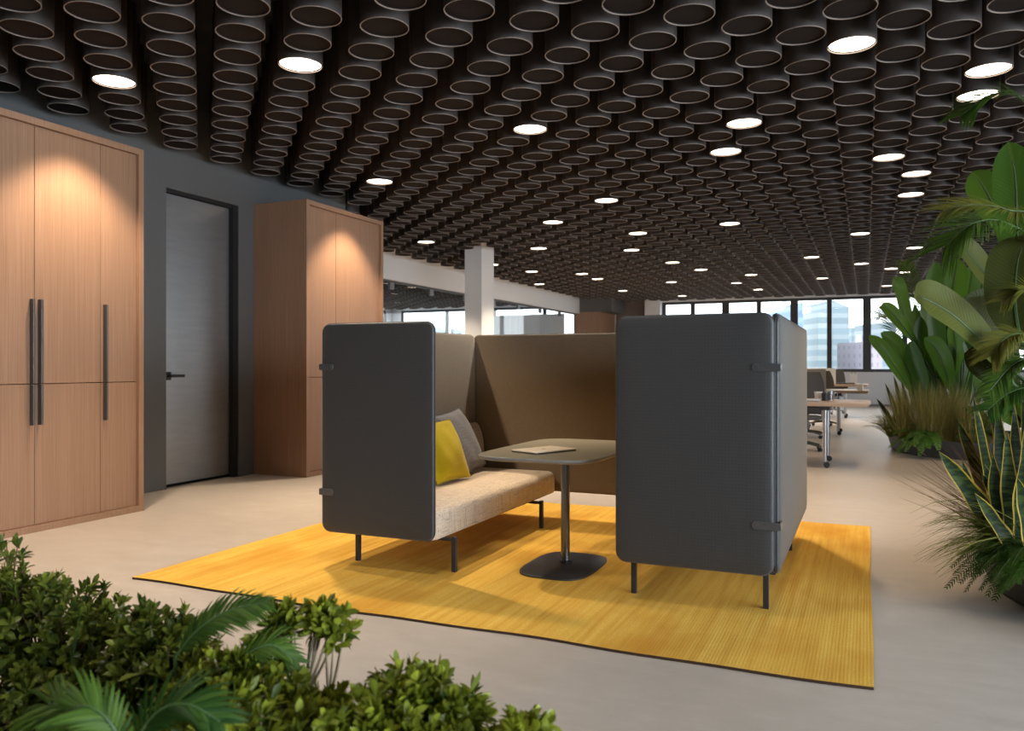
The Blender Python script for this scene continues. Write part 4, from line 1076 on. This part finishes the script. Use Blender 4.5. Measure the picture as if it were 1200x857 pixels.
for y in (21.15, 21.23): MB().tube([(-.32, y, DZ_ + .24), (-.31, y, DZ_ + .32), (-.28, y, DZ_ + .36), (-.25, y, DZ_ + .32), (-.24, y, DZ_ + .24)], .006, 6).build('handle', M_BLACK, t)

# ------------------------------------------------------------------ city beyond the windows
struct('ground', MB().box((-900, 60, -62), (900, 1500, -60)), plain('hazy city ground', (.62, .63, .64), .9))
def tower(u0, u1, vtop, d, m, label, slant=0.0, crown=True, depth=28):
    a = P(u0, 428, d); b = P(u1, 428, d); zt = P(u0, vtop, d).z; zt2 = P(u0, vtop + slant, d).z
    t = thing('tower_block', ((a.x + b.x) / 2, (a.y + b.y) / 2, -60), label, 'building')
    n = FW * depth
    q = [a, b, b + n, a + n]; vs = [(p.x, p.y, -60) for p in q] + [(q[0].x, q[0].y, zt), (q[1].x, q[1].y, zt2), (q[2].x, q[2].y, zt2), (q[3].x, q[3].y, zt)]
    MB().add(vs, [(0, 3, 2, 1), (4, 5, 6, 7), (0, 1, 5, 4), (1, 2, 6, 5), (2, 3, 7, 6), (3, 0, 4, 7)]).build('facade', m, t, False)
    c = (a + b) / 2 + n * .5; hw = (b - a).length * .25; zz = min(zt, zt2) - .5
    MB().box((c.x - hw, c.y - hw, zz), (c.x + hw, c.y + hw, max(zt, zt2) + 2.5)).build('roof_plant', M_TWW, t, False)
M_TWW = plain('pale concrete', (.70, .70, .70), .8)
T1 = tower_mat('teal glass facade', (.34, .38, .38), (.22, .30, .32), 400, 3.8)
T2 = tower_mat('blue grey facade', (.26, .31, .34), (.19, .26, .30), 400, 4)
T3 = tower_mat('white facade', (.42, .42, .42), (.34, .35, .36), 400, 3.6)
T4 = tower_mat('pink grey facade', (.32, .28, .31), (.22, .19, .23), 2.2, 3.0)
T5 = tower_mat('blue facade', (.20, .30, .42), (.15, .25, .37), 400, 4)
for a in ((931, 941, 362, 260, T5, 'blue glass tower at the left edge of the fifth window', -8),
          (944, 959, 372, 330, T3, 'white tower in the fifth window, right of the blue one', 0),
          (959, 970, 365, 280, T1, 'teal glass tower at the right side of the fifth window', 3),
          (976, 995, 352, 300, T2, 'blue grey tower with slanting top in the sixth window', 8),
          (998, 1004, 384, 380, T2, 'slim grey tower in the middle of the sixth window', 0),
          (1000, 1013, 405, 300, T3, 'low white block in the sixth window', 0),
          (1022, 1034, 400, 260, T4, 'pinkish block low in the seventh window', 4),
          (1034, 1050, 378, 340, T2, 'pale blue tower in the seventh window behind the leaf tips', 0),
          (500, 516, 384, 300, T5, 'pale blue block seen through the glass wall left of the white column', 0),
          (528, 541, 385, 320, T2, 'grey block seen through the glass wall touching the white column', 0),
          (578, 590, 383, 300, T5, 'blue block seen through the glass wall right of the white column', 0)):
    tower(*a)

# ------------------------------------------------------------------ light
W = bpy.data.worlds.new('World'); SC.world = W; W.use_nodes = True
bg = W.node_tree.nodes['Background']; bg.inputs['Color'].default_value = (.90, .95, 1.0, 1); bg.inputs['Strength'].default_value = 3.2
def area(name, loc, direction, sx, sy, power, col):
    l = bpy.data.lights.new(name, 'AREA'); l.shape = 'RECTANGLE'; l.size = sx; l.size_y = sy; l.energy = power; l.color = col
    o = bpy.data.objects.new(name, l); COL.objects.link(o); o.location = loc
    o.rotation_euler = Vector(direction).to_track_quat('-Z', 'Y').to_euler(); return o
area('daylight_side_window', (XR + .02, 1.2, 1.8), (-1, 0, -.2), 9.2, 2.2, 980, (.76, .87, 1.0))

# ------------------------------------------------------------------ camera
cd = bpy.data.cameras.new('camera'); cam = bpy.data.objects.new('camera', cd); COL.objects.link(cam)
cd.sensor_width = 36; cd.lens = FPX * 36 / 1200; cd.clip_end = 3000; cd.clip_start = .05
cam.location = (0, 0, CAMH); cam.rotation_euler = (PI / 2, 0, TH)
cd.dof.use_dof = True; cd.dof.focus_distance = 4.7; cd.dof.aperture_fstop = 3.4
SC.camera = cam
vs_ = SC.view_settings; vs_.view_transform = 'Standard'; vs_.look = 'None'; vs_.gamma = 1; vs_.exposure = .28; vs_.use_curve_mapping = False
SC.cycles.use_denoising = True; SC.cycles.max_bounces = 10; SC.cycles.diffuse_bounces = 5; SC.cycles.transparent_max_bounces = 12
SC.cycles.sample_clamp_indirect = 4.0; SC.cycles.caustics_reflective = False; SC.cycles.caustics_refractive = False
